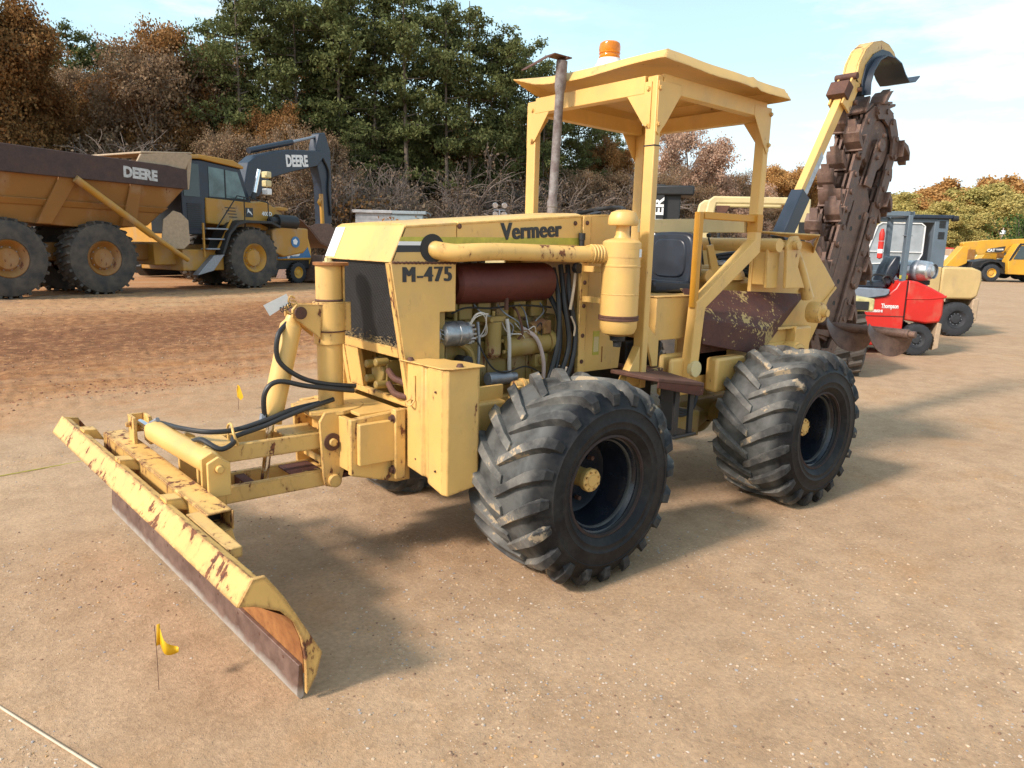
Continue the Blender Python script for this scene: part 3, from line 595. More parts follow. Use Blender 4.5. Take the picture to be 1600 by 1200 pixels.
for i in range(4):
    part(MB().tube([(.02 + .07 * i, .84, 1.20), (.01 + .06 * i, .83, 1.27), (-.16 + .15 * i, .87, 1.33), (-.20 + .16 * i, .93, 1.40)], .0045, 6, 6), 'injector_line', 'greymetal', 0)
for i in range(9): bolt((-.34 + i * .085, .905, 1.285), (0, -1, 0), .008, .008, m='rust' if i % 3 == 0 else 'engine_yellow')
for i in range(6): bolt((-.36 + i * .15, .90, .97 + .02 * (i % 2)), (0, -1, 0), .009, .008, m='engine_yellow')
for i in range(6): part(MB().box(-.40 + i * .145, -.385 + i * .145, .888, .90, .93, 1.16), 'casting_rib', 'engine_yellow', .003)
part(MB().cyl((-.32, .88, 1.08), (-.32, .80, 1.08), .030, n=16).cyl((-.32, .80, 1.08), (-.32, .785, 1.08), .036, n=8), 'oil_filter', 'black', .003)
part(MB().tube([(.06, .88, 1.36), (.05, .82, 1.33), (.07, .80, 1.22), (.05, .83, 1.17)], .007, 6, 6), 'breather_pipe', 'rust', 0)
part(MB().tube([(-.38, .86, 1.34), (-.30, .84, 1.37), (-.12, .86, 1.36), (.10, .85, 1.37), (.34, .86, 1.35)], .006, 6, 6), 'wiring_loom', 'black', 0)
part(MB().tube([(-.23, .83, 1.19), (-.15, .80, 1.04), (-.05, .79, 1.0), (.10, .80, 1.02), (.25, .82, .96)], .005, 6, 6), 'wiring_loom', 'black', 0)
part(MB().box(.20, .30, .83, .90, 1.00, 1.08).cyl((.25, .83, 1.04), (.25, .81, 1.04), .028, n=12), 'lift_pump', 'engine_yellow', .006)
part(MB().box(-.30, -.22, .86, .90, 1.18, 1.27), 'alternator_bracket', 'rust', .004)
part(MB().cyl((-.02, .84, 1.35), (-.02, .84, 1.43), .012, n=8).cyl((-.02, .84, 1.43), (-.02, .84, 1.45), .02, n=10), 'filler_neck', 'rust', 0)
# hydraulic pump behind the lower front opening
pm = MB().box(-.70, -.56, 1.00, 1.14, .955, 1.09).cyl((-.72, 1.07, 1.02), (-.5, 1.07, 1.02), .065, n=18).lathe([(.05, 0), (.085, .2), (.085, .8), (.06, 1)], (-.6, .95, 1.03), (.14, 0, 0), 24)
for y, z in ((1.12, 1.06), (1.12, .98), (1.02, 1.08), (1.02, .96)): pm.cyl((-.76, y, z), (-.68, y, z), .022, n=12)
part(pm, 'front_pump', 'engine_yellow', .006)
for q in (((-.70, .98, 1.04), (-.71, .90, 1.01), (-.68, .82, .99)), ((-.70, .98, .97), (-.71, .90, .93), (-.68, .82, .92))): part(MB().tube(q, .017, 10), 'pump_hose', rusty('red_brown_hose', (.09, .035, .025), (.17, .08, .05)), 0)
part(MB().box(-.50, -.46, YN + .03, YF - .03, .90, 1.60), 'radiator_shroud', 'engine_yellow', 0)

# ---- frame
part(MB().box(-.66, .9, .80, .86, .62, .86).box(-.66, .9, 1.43, 1.49, .62, .86), 'main_rail', 'yellow', .006)
part(MB().box(-.60, 2.9, .86, 1.43, .50, .62), 'belly_pan', 'engine_yellow', .006)
part(MB().py([(-1.00, .545), (-1.00, .835), (-.70, .855), (-.66, .855), (-.66, .47), (-.74, .47)], .83, .87).py([(-1.00, .545), (-1.00, .835), (-.70, .855), (-.66, .855), (-.66, .47), (-.74, .47)], 1.42, 1.46), 'front_frame_plate', 'yellow_worn', .005)
part(MB().prism([(-.998, .872, .56), (-.998, 1.418, .56), (-.998, 1.418, .832), (-.998, .872, .832)], (.03, 0, 0)), 'front_cross_plate', 'yellow', .004)
part(MB().box(-.93, -.70, .872, 1.418, .835, .852), 'frame_top_plate', 'yellow', .003)
part(MB().box(-.775, -.715, .78, .828, .50, .87), 'weight_bracket', 'yellow_worn', .006)
for z in (.82, .55): bolt((-.775, .805, z), (-1, 0, 0), .016, .016, m='rust')
for z in (.72, .66): part(MB().cyl((-.7755, .805, z), (-.7775, .805, z), .010, n=12), 'bolt_hole', 'black', 0)
part(MB().box(-.97, -.72, .795, .829, .60, .815), 'reinforcing_pad', 'yellow', .005)

# ---- front boxes beside the frame
def front_box(sg):
    yy = (lambda y: y) if sg > 0 else (lambda y: 2.29 - y)
    b = MB(); pl = [(-.705, yy(.785)), (-.705, yy(.64)), (-.690, yy(.625)), (-.690, yy(.600)), (-.705, yy(.585)), (-.695, yy(.475)), (-.675, yy(.450)), (-.50, yy(.445)), (-.48, yy(.46)), (-.48, yy(.785))]
    n = len(pl); zb = [.560, .545, .54, .53, .52, .485, .48, .505, .51, .56]; b.add([(x, y, z) for (x, y), z in zip(pl, zb)] + [(x, y, 1.115) for x, y in pl], [tuple(range(n)), tuple(range(2 * n - 1, n - 1, -1))] + [(i, (i + 1) % n, (i + 1) % n + n, i + n) for i in range(n)])
    bx = part(b, 'front_box', 'yellow_edge', .006)
    pl = [(-.735, yy(.815)), (-.725, yy(.785)), (-.705, yy(.47)), (-.66, yy(.425)), (-.475, yy(.425)), (-.465, yy(.45)), (-.48, yy(.60)), (-.55, yy(.72)), (-.60, yy(.80))]
    MB().pz(pl, 1.118, 1.124).build('box_lid', 'yellow', bx, .002)
    for x, y in ((-.700, yy(.755)), (-.60, yy(.462))): MB().lathe([(.0, .018), (.012, .016), (.020, .0)], (x, y, 1.124), (0, 0, 1), 14).build('lid_catch', 'rust', bx, 0)
    hl = MB().px([(yy(.735), 1.04), (yy(.695), 1.055), (yy(.695), .93), (yy(.735), .925)], -.7065, -.7115).tube([(-.712, yy(.735), .93), (-.735, yy(.74), .915), (-.735, yy(.70), .905), (-.712, yy(.695), .93)], .005, 8)
    hl.build('latch', 'yellow', bx, 0)
    for y, z in ((.70, .62), (.52, .60), (.52, 1.0)): MB().cyl((-.7, yy(y), z), (-.7075, yy(y), z), .0055, n=8).build('rivet', 'rust', bx, 0)
front_box(1); front_box(-1)
# pivot lug between box and wheel, axle
part(MB().py([(-.43, .50), (-.43, .90), (-.34, .955), (-.14, .955), (-.14, .50)], .70, .72), 'fender_plate', 'yellow', .004)
part(MB().box(-.42, -.16, .64, .705, .42, .88), 'axle_side_box', 'yellow', .015)
lg = [(-.155, .66), (-.155, .90)] + [(-.10 + .055 * math.cos(t), .90 + .055 * math.sin(t)) for t in [math.pi * (1 - i / 8) for i in range(1, 8)]] + [(-.045, .90), (-.045, .66)]
part(MB().py(lg, .60, .635), 'pivot_lug', 'yellow', .004); bolt((-.10, .60, .90), (0, -1, 0), .022, .02, m='yellow_worn')
part(MB().cyl((-.05, .72, .93), (.16, .72, .93), .032, n=16).cyl((-.0, .72, .93), (.02, .72, .93), .042, n=16).cyl((.1, .72, .93), (.12, .72, .93), .042, n=16).cyl((.16, .72, .93), (.20, .72, .93), .018, n=6), 'tie_rod_end', 'yellow_worn', .002)
for x in (0, 2.06): part(MB().cyl((x, .28, .505), (x, 2.01, .505), .085, n=20).lathe([(.09, -.24), (.19, -.16), (.21, 0), (.19, .16), (.09, .24)], (x, 1.145, .50), (0, 1, 0), 24), 'axle', 'engine_yellow', 0)

# ---- mast, cylinder, linkage
MX, MY = -.955, 1.145
part(MB().lathe([(.066, .855), (.066, 1.585)], (MX, MY, 0), (0, 0, 1), 32, cap=True), 'swing_mast', 'yellow', 0)
part(MB().lathe([(.070, 1.18), (.079, 1.182), (.079, 1.245), (.083, 1.247), (.083, 1.40), (.070, 1.402)], (MX, MY, 0), (0, 0, 1), 32).lathe([(.075, 1.255), (.0805, 1.258), (.084, 1.25)], (MX, MY, 0), (0, 0, 1), 32).box(MX + .02, MX + .10, MY - .05, MY - .035, 1.25, 1.40), 'mast_collar', 'yellow_worn', .002)
part(MB().lathe([(.067, 1.404), (.073, 1.407), (.067, 1.414)], (MX, MY, 0), (0, 0, 1), 32).lathe([(.0835, 1.246), (.0865, 1.25), (.0835, 1.254)], (MX, MY, 0), (0, 0, 1), 32), 'rusty_seam', 'rust', 0)
part(MB().pz([(MX + .085 * math.cos(t) * (1.25 if math.cos(t) > 0 else .9), MY + .088 * math.sin(t)) for t in [i / 20 * 6.283 for i in range(20)]], 1.586, 1.602), 'mast_cap', 'rust_orange', .002)
bolt((MX, MY, 1.602), (0, 0, 1), .018, .018, m='pale')
part(MB().box(MX + .066, MX + .078, MY - .03, MY + .03, 1.40, 1.60), 'mast_strap', 'yellow', .002)
ear = [(MX - .06, 1.39), (-1.15, 1.395), (-1.175, 1.37), (-1.175, 1.33), (-1.13, 1.30), (MX - .075, 1.215)]
part(MB().py(ear, 1.09, 1.108).py(ear, 1.182, 1.20), 'cylinder_ear', 'yellow_worn', .003)
part(MB().cyl((-1.145, 1.06, 1.355), (-1.145, 1.23, 1.355), .020, n=16).cyl((-1.145, 1.055, 1.355), (-1.145, 1.066, 1.355), .032, n=16), 'cylinder_pin', 'rust', .002)
part(MB().lathe([(.028, 0), (.028, .004), (.032, .006), (.036, .004), (.036, 0)], (-1.185, 1.07, 1.385), (0, .004, 0), 16, closed=True).tube([(-1.19, 1.06, 1.40), (-1.21, 1.05, 1.415), (-1.2, 1.05, 1.44), (-1.175, 1.06, 1.43)], .0045, 8), 'linch_pin', 'yellow', 0)
c0 = Vector((-1.150, 1.145, 1.335)); c1 = Vector((-1.285, 1.145, .80)); c2 = Vector((-1.315, 1.145, .60))
cy = part(MB().lathe([(0, 0), (.03, .0), (.036, .05), (.052, .09), (.054, .11), (.054, .985), (.056, .99), (.056, 1), (0, 1)], c0, c1 - c0, 28).cyl(c0 + Vector((-.06, 0, -.05)), c0 + Vector((-.02, 0, -.06)), .018, n=12), 'lift_cylinder', 'yellow_clean', 0, angle=25)
MB().cyl(c1, c2 + (c2 - c1) * .5, .020, n=20).build('cylinder_rod', 'chrome', cy, 0)
tg = MB().add([(-1.335, 1.05, 1.40), (-1.22, 1.05, 1.452), (-1.198, 1.052, 1.41), (-1.305, 1.052, 1.348)], [(0, 1, 2, 3)]).add([(-1.335, 1.0515, 1.40), (-1.22, 1.0515, 1.452), (-1.198, 1.0535, 1.41), (-1.305, 1.0535, 1.348)], [(3, 2, 1, 0)])
part(tg, 'auction_tag', 'white', 0); text('8790', .042, (-1.203, 1.049, 1.412), (-1.2, 0, -.58), (.5, 0, -1), 'decal', TR, sx=.75, bold=.0005, depth=.0004)
# base plates of the mast
part(MB().pz([(MX - .17, MY - .13), (MX - .17, MY + .13), (MX + .02, MY + .19)] + [(MX + .17 * math.cos(t), MY + .17 * math.sin(t)) for t in (1.1, .7, .3, -.1, -.5, -.9, -1.2)] + [(MX - .02, MY - .19)], .835, .856), 'mast_base_plate', 'yellow_worn', .003)
part(MB().pz([(MX - .10, MY - .15), (MX - .10, MY + .15), (MX + .10, MY + .15), (MX + .18, MY), (MX + .10, MY - .15)], .49, .515), 'lower_base_plate', 'rust_chip', .003)
part(MB().cyl((MX, MY, .515), (MX, MY, .835), .07, n=20), 'mast_foot', 'yellow', 0)
bp = [(-1.10, .81), (-1.07, .855), (-1.00, .855), (-.965, .81), (-.965, .56), (-.985, .49), (-1.03, .455), (-1.075, .47), (-1.085, .52)]
for y in (.97, 1.30): part(MB().py(bp, y, y + .022), 'pivot_bracket', 'yellow_worn', .004)
part(MB().box(-1.05, -.965, .992, 1.30, .56, .60), 'bracket_web', 'yellow', .003); part(MB().box(-1.04, -.965, .992, 1.30, .78, .835), 'bracket_web', 'yellow', .003)
for x, z, r in ((-1.035, .70, .020), (-1.03, .495, .034)):
    part(MB().cyl((x, .945, z), (x, 1.345, z), r, n=20), 'pivot_pin', 'yellow_worn', .003); 
part(MB().lathe([(.022, 0), (.046, 0), (.046, 1), (.022, 1)], (-1.035, .962, .70), (0, .008, 0), 24), 'washer', 'rust', 0)
up = MB()
for y in (1.02, 1.235): up.beam((-1.035, y + .016, .70), (-1.66, y + .016, .705), .034, .085)
part(up, 'upper_arm', 'yellow_worn', .006)
part(MB().box(-1.25, -1.06, 1.053, 1.235, .735, .747).box(-1.64, -1.50, 1.053, 1.235, .735, .747), 'arm_top_plate', 'yellow_worn', .003)
lw = MB()
for y in (1.02, 1.235): lw.beam((-1.03, y + .016, .498), (-1.66, y + .016, .500), .034, .085)
part(lw, 'lower_arm', 'yellow_worn', .006)
part(MB().box(-1.22, -1.06, 1.053, 1.235, .528, .540), 'arm_brace', 'rust_chip', .003); part(MB().box(-1.45, -1.40, 1.053, 1.235, .46, .53), 'arm_brace', 'rust_chip', .003)
bp2 = [(-1.70, .70), (-1.69, .755), (-1.655, .775), (-1.62, .755), (-1.575, .62), (-1.575, .42), (-1.62, .30), (-1.70, .28)]
for y in (.985, 1.285): part(MB().py(bp2, y - .022, y), 'blade_bracket', 'yellow_worn', .004)
for y in (.965, 1.30):
    part(MB().lathe([(.0, -.012), (.020, -.010), (.020, .0), (.036, .0), (.036, .006)], (-1.655, y - .005, .715), (0, 1, 0), 18), 'bracket_pin', 'rust', 0)
# hoses at the front
for q in (((-1.19, 1.13, 1.30), (-1.25, 1.10, 1.24), (-1.25, 1.10, 1.12), (-1.15, 1.08, 1.03), (-1.02, 1.06, .985), (-.86, 1.05, .96)), ((-1.33, 1.10, .82), (-1.335, 1.08, .96), (-1.27, 1.07, 1.02), (-1.12, 1.05, .985), (-.88, 1.03, .94)), ((-1.05, 1.08, .885), (-1.2, 1.07, .87), (-1.33, 1.07, .835), (-1.48, 1.09, .80), (-1.60, 1.12, .80), (-1.68, 1.25, .80), (-1.70, 1.42, .785), (-1.705, 1.58, .765)), ((-.98, 1.06, .90), (-1.2, 1.05, .855), (-1.36, 1.06, .805), (-1.50, 1.04, .78), (-1.53, .98, .765), (-1.60, .95, .755), (-1.655, 1.02, .79), (-1.67, 1.12, .765))):
    part(MB().tube(q, .0125, 10, 8), 'front_hose', 'hose', 0)
part(MB().tube([(-1.50, 1.0, .745), (-1.52, 1.0, .81), (-1.505, 1.07, .835), (-1.50, 1.14, .81), (-1.50, 1.14, .745)], .006, 8), 'hose_guide', 'yellow', 0)
part(MB().cyl((-1.345, 1.10, .80), (-1.335, 1.10, .86), .018, n=6), 'hose_fitting', 'greymetal', 0)

# ---- dozer blade: built straight, then turned a little and tilted
BL = bpy.data.objects.new('dozer_blade', None); COL.objects.link(BL); BL.parent = TR
# local: x back, y along the edge from near (0) to far (2.34), z up from the cutting edge
prof = [(-.240, .485), (-.200, .462), (-.10, .405), (-.045, .34), (-.015, .26), (.0, .18), (.004, .10)]
n = len(prof); LB = 2.36
mo = MB(); vs = [];
for y in (.018, LB - .15):
    vs += [(x, y, z) for x, z in prof] + [(x + .012, y, z - (.008 if i < 3 else 0)) for i, (x, z) in list(enumerate(prof))[::-1]]
mo.add(vs, [tuple(range(2 * n)), tuple(range(4 * n - 1, 2 * n - 1, -1))] + [(i, (i + 1) % (2 * n), (i + 1) % (2 * n) + 2 * n, i + 2 * n) for i in range(2 * n)])
mo.build('moldboard', 'rust_orange', BL, 0)
df = MB().prism([(-.200, -.002, .560), (-.256, -.002, .472), (-.248, -.002, .467), (-.191, -.002, .555)], (0, LB + .02, 0))
df.build('deflector_plate', 'blade_yellow', BL, .003)
ft = MB().py([(-.198, .559), (-.192, .551), (-.165, .540), (-.165, .546)], .0, LB - .02); ft.build('top_flange', 'yellow_worn', BL, .002)
MB().prism([(.003, .022, .138), (-.014, .022, .138), (-.020, .022, .01), (-.006, .022, -.012), (.010, .022, .0)], (0, LB - .17, 0)).build('cutting_edge', 'edge_steel', BL, .003)
ep = [(-.198, .560), (-.15, .556), (-.085, .46), (.070, .175), (.045, .085), (.006, .02), (.004, .10), (.0, .18), (-.015, .26), (-.045, .34), (-.10, .405), (-.195, .455), (-.252, .472)]
MB().py(ep, -.006, .014).build('end_plate', 'blade_yellow', BL, .003)
MB().py([(-.198, .56), (-.13, .548), (-.06, .44), (-.05, .36), (-.195, .455), (-.252, .472)], LB - .02, LB - .005).build('end_plate', 'yellow_worn', BL, .003)
for i in range(11):
    y = .14 + i * .2; MB().lathe([(0, -.004), (.007, -.003), (.009, 0), (.009, .01)], (-.0125, y, .115), (1, 0, 0), 12).build('edge_bolt', 'rust', BL, 0)
for y0b in (.82, 1.42, 2.0): MB().py([(-.190, .53), (-.188, .572), (-.125, .565), (-.09, .50)], y0b, y0b + .075).build('rib', 'yellow_worn', BL, .003)
MB().py([(.02, .12), (-.05, .44), (.04, .44), (.08, .20)], .72, .745).py([(.02, .12), (-.05, .44), (.04, .44), (.08, .20)], 1.55, 1.575).build('back_rib', 'yellow', BL, .003)
MB().py([(-.06, .40), (-.04, .44), (.04, .42), (.055, .36)], .70, 1.95).build('back_tube', 'yellow', BL, .003)
BL.rotation_mode = 'XYZ'; BL.location = (-1.632, -.02, .012); BL.rotation_euler = (rad(3.2), 0, rad(5.2))
# box tube and tilt cylinder behind the blade
def bpt(x, y, z): return Matrix.LocRotScale(BL.location, BL.rotation_euler.to_matrix(), None) @ Vector((x, y, z))
p, q = bpt(-.045, .62, .505), bpt(-.045, 1.98, .505); tb = MB(); w = .105; h = .085
for (dx, dz, ww, hh) in ((0, h / 2, w, .008), (0, -h / 2, w, .008), (w / 2, 0, .008, h), (-w / 2, 0, .008, h)): tb.beam(p + Vector((dx, 0, dz)), q + Vector((dx, 0, dz)), ww, hh)
part(tb, 'box_tube', 'blade_yellow', .003); part(MB().beam(p + Vector((0, .12, 0)), q, w - .012, h - .012), 'tube_shade_fill', 'black', 0)  # black fill stands in for the shade inside the open tube
p, q = bpt(-.125, .30, .515), bpt(-.125, .70, .52); part(MB().beam(p, q, .06, .045), 'angle_bar', 'yellow_worn', .004)
p, q = bpt(.06, .95, .645), bpt(.02, 1.62, .645)
tc_ = part(MB().lathe([(0, 0), (.045, 0), (.054, .04), (.054, .90), (.045, .93), (.03, 1), (0, 1)], p, q - p, 24).cyl(p + Vector((0, .18, .045)), p + Vector((0, .18, .075)), .022, n=8), 'tilt_cylinder', 'yellow_clean', 0, angle=25)
r = q + (q - p).normalized() * .12
MB().cyl(q - (q - p) * .05, r, .022, n=16).build('cylinder_rod', 'chrome', tc_, 0)
MB().box(r.x - .045, r.x - .028, r.y - .05, r.y + .07, r.z - .11, r.z + .04).box(r.x + .028, r.x + .045, r.y - .05, r.y + .07, r.z - .11, r.z + .04).box(r.x - .045, r.x + .045, r.y + .06, r.y + .075, r.z - .06, r.z + .04).cyl((r.x - .07, r.y, r.z), (r.x + .06, r.y, r.z), .014, n=10).build('clevis', 'yellow_worn', tc_, .003)
MB().py([(p.x - .05, p.z - .13), (p.x - .05, p.z + .03), (p.x, p.z + .055), (p.x + .05, p.z + .02), (p.x + .05, p.z - .13)], p.y - .10, p.y - .08).py([(p.x - .05, p.z - .13), (p.x - .05, p.z + .03), (p.x, p.z + .055), (p.x + .05, p.z + .02), (p.x + .05, p.z - .13)], p.y - .01, p.y + .01).cyl((p.x, p.y - .12, p.z), (p.x, p.y + .03, p.z), .018, n=12).build('cylinder_lug', 'yellow', tc_, .004)
MB().cyl(q + Vector((0, -.02, .03)), q + Vector((.02, -.08, .06)), .012, n=8).build('hose_end', 'greymetal', tc_, 0)

# ---- canopy
def hbeam(mb, p, q, w, h): mb.beam(p, q, w, h); return mb
BX, BY, AY, DX, DY, CY = .837, .578, 1.655, 1.994, .606, 1.69
part(MB().box(BX - .025, BX + .025, BY - .038, BY + .038, .86, 2.69), 'canopy_post', 'yellow_clean', .006)
part(MB().box(BX - .025, BX + .025, AY - .045, AY + .045, .86, 2.68), 'canopy_post', 'yellow_clean', .006)
part(MB().box(DX - .025, DX + .025, CY - .045, CY + .045, .95, 2.66), 'canopy_post', 'yellow_clean', .006)
part(MB().py([(DX - .026, 2.66), (DX + .026, 2.66), (DX + .035, 1.70), (1.45, 1.33), (1.41, .86), (1.32, .86), (1.365, 1.375), (DX - .03, 1.79)], DY - .038, DY + .038), 'canopy_post', 'yellow_clean', .006)
part(MB().box(BX - .027, BX + .027, BY - .040, BY + .040, 2.30, 2.307), 'black_tie', 'black', 0)
ZT, ZB = 2.70, 2.60
rf = [((BX + .0, BY + .05, 2.645), (BX + .0, AY - .05, 2.645)), ((DX, DY + .045, 2.63), (DX, CY - .05, 2.63)), ((BX + .03, BY - .005, 2.655), (DX - .03, DY - .005, 2.64)), ((BX + .045, AY, 2.645), (DX - .045, CY, 2.63))]
for p, q in rf: part(MB().beam(p, q, .07, .10), 'roof_beam', 'yellow_clean', .004)
def gus(pts, t, name='gusset'): return part(MB().prism(pts, t), name, 'yellow_clean', .002)
for (x, y, sx, sy) in ((BX, BY, 1, 1), (BX, AY, 1, -1), (DX, DY, -1, 1), (DX, CY, -1, -1)):
    yo = y - .046 if y < 1 else y + .046
    gus([(x + sx * .03, yo, 2.40), (x + sx * .05, yo, 2.42), (x + sx * .18, yo, 2.60), (x + sx * .18, yo, 2.66), (x - sx * .02, yo, 2.66), (x - sx * .02, yo, 2.38), (x + sx * .0, yo, 2.36)], (0, .006, 0))
    xo = x - .033 if sx > 0 else x + .027
    gus([(xo, y + sy * .0, 2.66), (xo, y, 2.40), (xo, y + sy * .05, 2.42), (xo, y + sy * .19, 2.60), (xo, y + sy * .19, 2.66)], (.006, 0, 0))
    for dz in (2.42, 2.62): bolt((xo, y + sy * .02, dz), (-1, 0, 0), .010, .008, m='yellow'); bolt((x - sx * .01, yo, dz), (0, -1, 0), .011, .01, m='yellow')
# roof sheet: slightly crowned, with turned and wavy edges
nx_, ny_ = 40, 40; X0, X1, Y0, Y1 = .745, 2.02, .43, 1.78; vs = []; fs = []
def roof_z(u, v):
    e = 0
    for d, k, w in ((u, .055, .030), (1 - u, .065, .022), (v, .060, .024), (1 - v, .055, .028)):
        if d < w: e = max(e, k * (1 - d / w) ** 1.1)
    z = 2.812 - .05 * u + .006 * math.sin(math.pi * u) * math.sin(math.pi * v) - e * (1 - .75 * max(0, 1 - math.hypot(u, 1 - v) / .16))
    if v < .06: z += .004 * math.sin(u * 14) * max(0, 1 - v / .06) + (.012 if .66 < u < .72 else 0)
    if u < .06: z += .010 * math.sin(v * 8 + .6) * (1 - u / .06)
    if u < .25 and v > .75: z += .05 * ((.25 - u) / .25) * ((v - .75) / .25) * .6
    return z
for j in (0, 1):
    for a_ in range(nx_ + 1):
        for b_ in range(ny_ + 1):
            u = a_ / nx_; v = b_ / ny_; u = (1 - math.cos(math.pi * u)) / 2; v = (1 - math.cos(math.pi * v)) / 2
            vs.append((X0 + (X1 - X0) * u, Y0 + (Y1 - Y0) * v, roof_z(u, v) - j * .006))
N1 = (nx_ + 1) * (ny_ + 1)
for a_ in range(nx_):
    for b_ in range(ny_):
        i = a_ * (ny_ + 1) + b_; q = (i, i + 1, i + ny_ + 2, i + ny_ + 1); fs += [q, tuple(k + N1 for k in q[::-1])]
for a_ in range(nx_):
    for i in (a_ * (ny_ + 1), a_ * (ny_ + 1) + ny_): fs.append((i, i + ny_ + 1, i + ny_ + 1 + N1, i + N1))
for b_ in range(ny_):
    for i in (b_, nx_ * (ny_ + 1) + b_): fs.append((i, i + 1, i + 1 + N1, i + N1))
part(MB().add(vs, fs), 'roof_sheet', 'yellow_clean', 0)
bc = (.90, 1.02); bz = 2.815
bcn = part(MB().lathe([(0, 0), (.088, 0), (.088, .012), (.074, .030), (.070, .05), (0, .05)], (bc[0], bc[1], bz), (0, 0, 1), 32), 'beacon_base', 'white', 0)
MB().lathe([(.064, 0), (.066, .012), (.062, .02), (.062, .035), (.066, .05), (.066, .072), (.062, .090), (.05, .099), (0, .102)], (bc[0], bc[1], bz + .051), (0, 0, 1), 32).lathe([(.066, .030), (.0672, .033), (.066, .036)], (bc[0], bc[1], bz + .051), (0, 0, 1), 32).build('amber_lens', 'amber', bcn, 0)
part(MB().tube([(1.0, .72, 2.62), (1.1, .9, 2.60), (1.3, 1.0, 2.615), (1.4, 1.2, 2.60)], .008, 6), 'roof_wiring', 'black', 0)
part(MB().beam((DX - .03, DY + .05, 1.885), (DX - .03, CY - .05, 1.885), .05, .10), 'rear_rail', 'pale', .004)  # cream colour stands in for sunlight on the rail's front face
# gold grab bar
part(MB().box(1.345, 1.388, DY - .022, DY + .022, 1.335, 1.95).beam((1.395, DY, 1.93), (DX - .02, DY, 1.93), .048, .045), 'grab_bar', 'gold', .004)
part(MB().box(DX - .032, DX + .034, DY - .042, DY + .042, 1.84, 1.96), 'gold_patch', 'gold', .004)
# exhaust stack with rain flap
part(MB().lathe([(.030, 0), (.030, .06), (.034, .062), (.034, .10), (.028, .11), (.028, .80), (.033, .82), (.036, .84), (.036, 1.0), (.030, 1.0)], (.665, 1.25, 1.90), (.045, 0, .96), 28), 'exhaust_stack', 'stack', 0)
fl = MB().prism([(.755, 1.205, 2.876), (.755, 1.295, 2.876), (.64, 1.33, 2.888), (.63, 1.23, 2.888)], (0, 0, .007)).prism([(.64, 1.33, 2.888), (.63, 1.23, 2.888), (.49, 1.33, 2.792), (.52, 1.42, 2.80)], (0, 0, .007)).cyl((.72, 1.20, 2.874), (.72, 1.30, 2.874), .010, n=8)
part(fl, 'rain_flap', 'rust', 0)
# steering wheel and column
sw = MB(); cen = Vector((1.02, 1.20, 1.93)); ax = Vector((-.28, 0, 1)).normalized(); a_ = ax.orthogonal().normalized(); b_ = ax.cross(a_)
ring = [cen + (a_ * math.cos(t) + b_ * math.sin(t)) * .19 for t in [i / 40 * 2 * math.pi for i in range(41)]]
sw.tube(ring, .014, 10, 0, False)
for k in range(3): t = k * 2.094; sw.beam(cen - ax * .03, cen + (a_ * math.cos(t) + b_ * math.sin(t)) * .19, .03, .008)
sw.cyl(cen - ax * .05, cen + ax * .01, .04); part(sw, 'steering_wheel', 'black', 0)
part(MB().cyl(cen - ax * .45, cen - ax * .04, .025), 'steering_column', 'black', 0)
# seat on its box
sb = MB(); pts = []
for i in range(24):
    t = i / 24 * 2 * math.pi; c, s_ = math.cos(t), math.sin(t); y = 1.135 + .215 * abs(c) ** .45 * (1 if c > 0 else -1); z = 1.63 + .205 * abs(s_) ** .5 * (1 if s_ > 0 else -1); pts.append((y, z))
sb.add([(1.74 - .0, y, z) for y, z in pts] + [(1.86, y, z) for y, z in pts], [tuple(range(24)), tuple(range(47, 23, -1))] + [(i, (i + 1) % 24, (i + 1) % 24 + 24, i + 24) for i in range(24)])
st = bpy.data.objects.new('seat', None); COL.objects.link(st); st.parent = TR
sb.build('backrest', 'vinyl', st, .022)
pin = [(1.135 + (y - 1.135) * .74, 1.645 + (z - 1.63) * .72) for y, z in pts]
MB().add([(1.752, y, z) for y, z in pin] + [(1.728, 1.135 + (y - 1.135) * .92, 1.645 + (z - 1.645) * .92) for y, z in pin], [tuple(range(47, 23, -1))] + [(i, (i + 1) % 24, (i + 1) % 24 + 24, i + 24) for i in range(24)]).build('backrest_cushion', 'vinyl', st, .006)
MB().py([(1.34, 1.47), (1.36, 1.50), (1.72, 1.485), (1.78, 1.46), (1.78, 1.41), (1.36, 1.41)], .93, 1.34).build('cushion', 'vinyl', st, .02)
part(MB().box(1.10, 1.44, .69, 1.60, 1.12, 1.40).box(1.09, 1.46, .68, 1.61, 1.40, 1.408).box(1.46, 1.85, .86, 1.60, 1.12, 1.40), 'seat_box', 'yellow', .012)
part(MB().box(.92, 1.12, .62, 1.60, .93, .95), 'foot_plate', 'rust_chip', .003)
part(MB().prism([(.93, .655, 1.28), (1.10, .655, 1.13), (1.10, .655, .96), (1.05, .655, .96)], (0, .02, 0)), 'side_gusset', 'yellow', .003)
part(MB().prism([(.66, BY - .03, .88), (.80, BY - .03, 1.12), (.81, BY - .03, .88)], (0, .06, 0)), 'post_gusset', 'yellow', .003)
lb = part(MB().box(.935, .985, .648, .652, 1.07, 1.14), 'arrow_label', 'decal', 0)
MB().prism([(.96, .646, 1.08), (.945, .646, 1.098), (.956, .646, 1.098), (.956, .646, 1.125), (.964, .646, 1.125), (.964, .646, 1.098), (.975, .646, 1.098)], (0, .0015, 0)).build('arrow', 'white', lb, 0)
for k in range(5): part(MB().tube([(1.02 + .03 * k, .80 + .05 * k, .90), (1.0 + .05 * k, .76, 1.02), (1.08 + .03 * k, .74, 1.10), (1.15, .75 + .02 * k, 1.0)], .014, 8), 'cab_hose', 'hose', 0)
part(MB().box(1.02, 1.30, .86, 1.4, .62, 1.10), 'valve_block', 'black', .01)
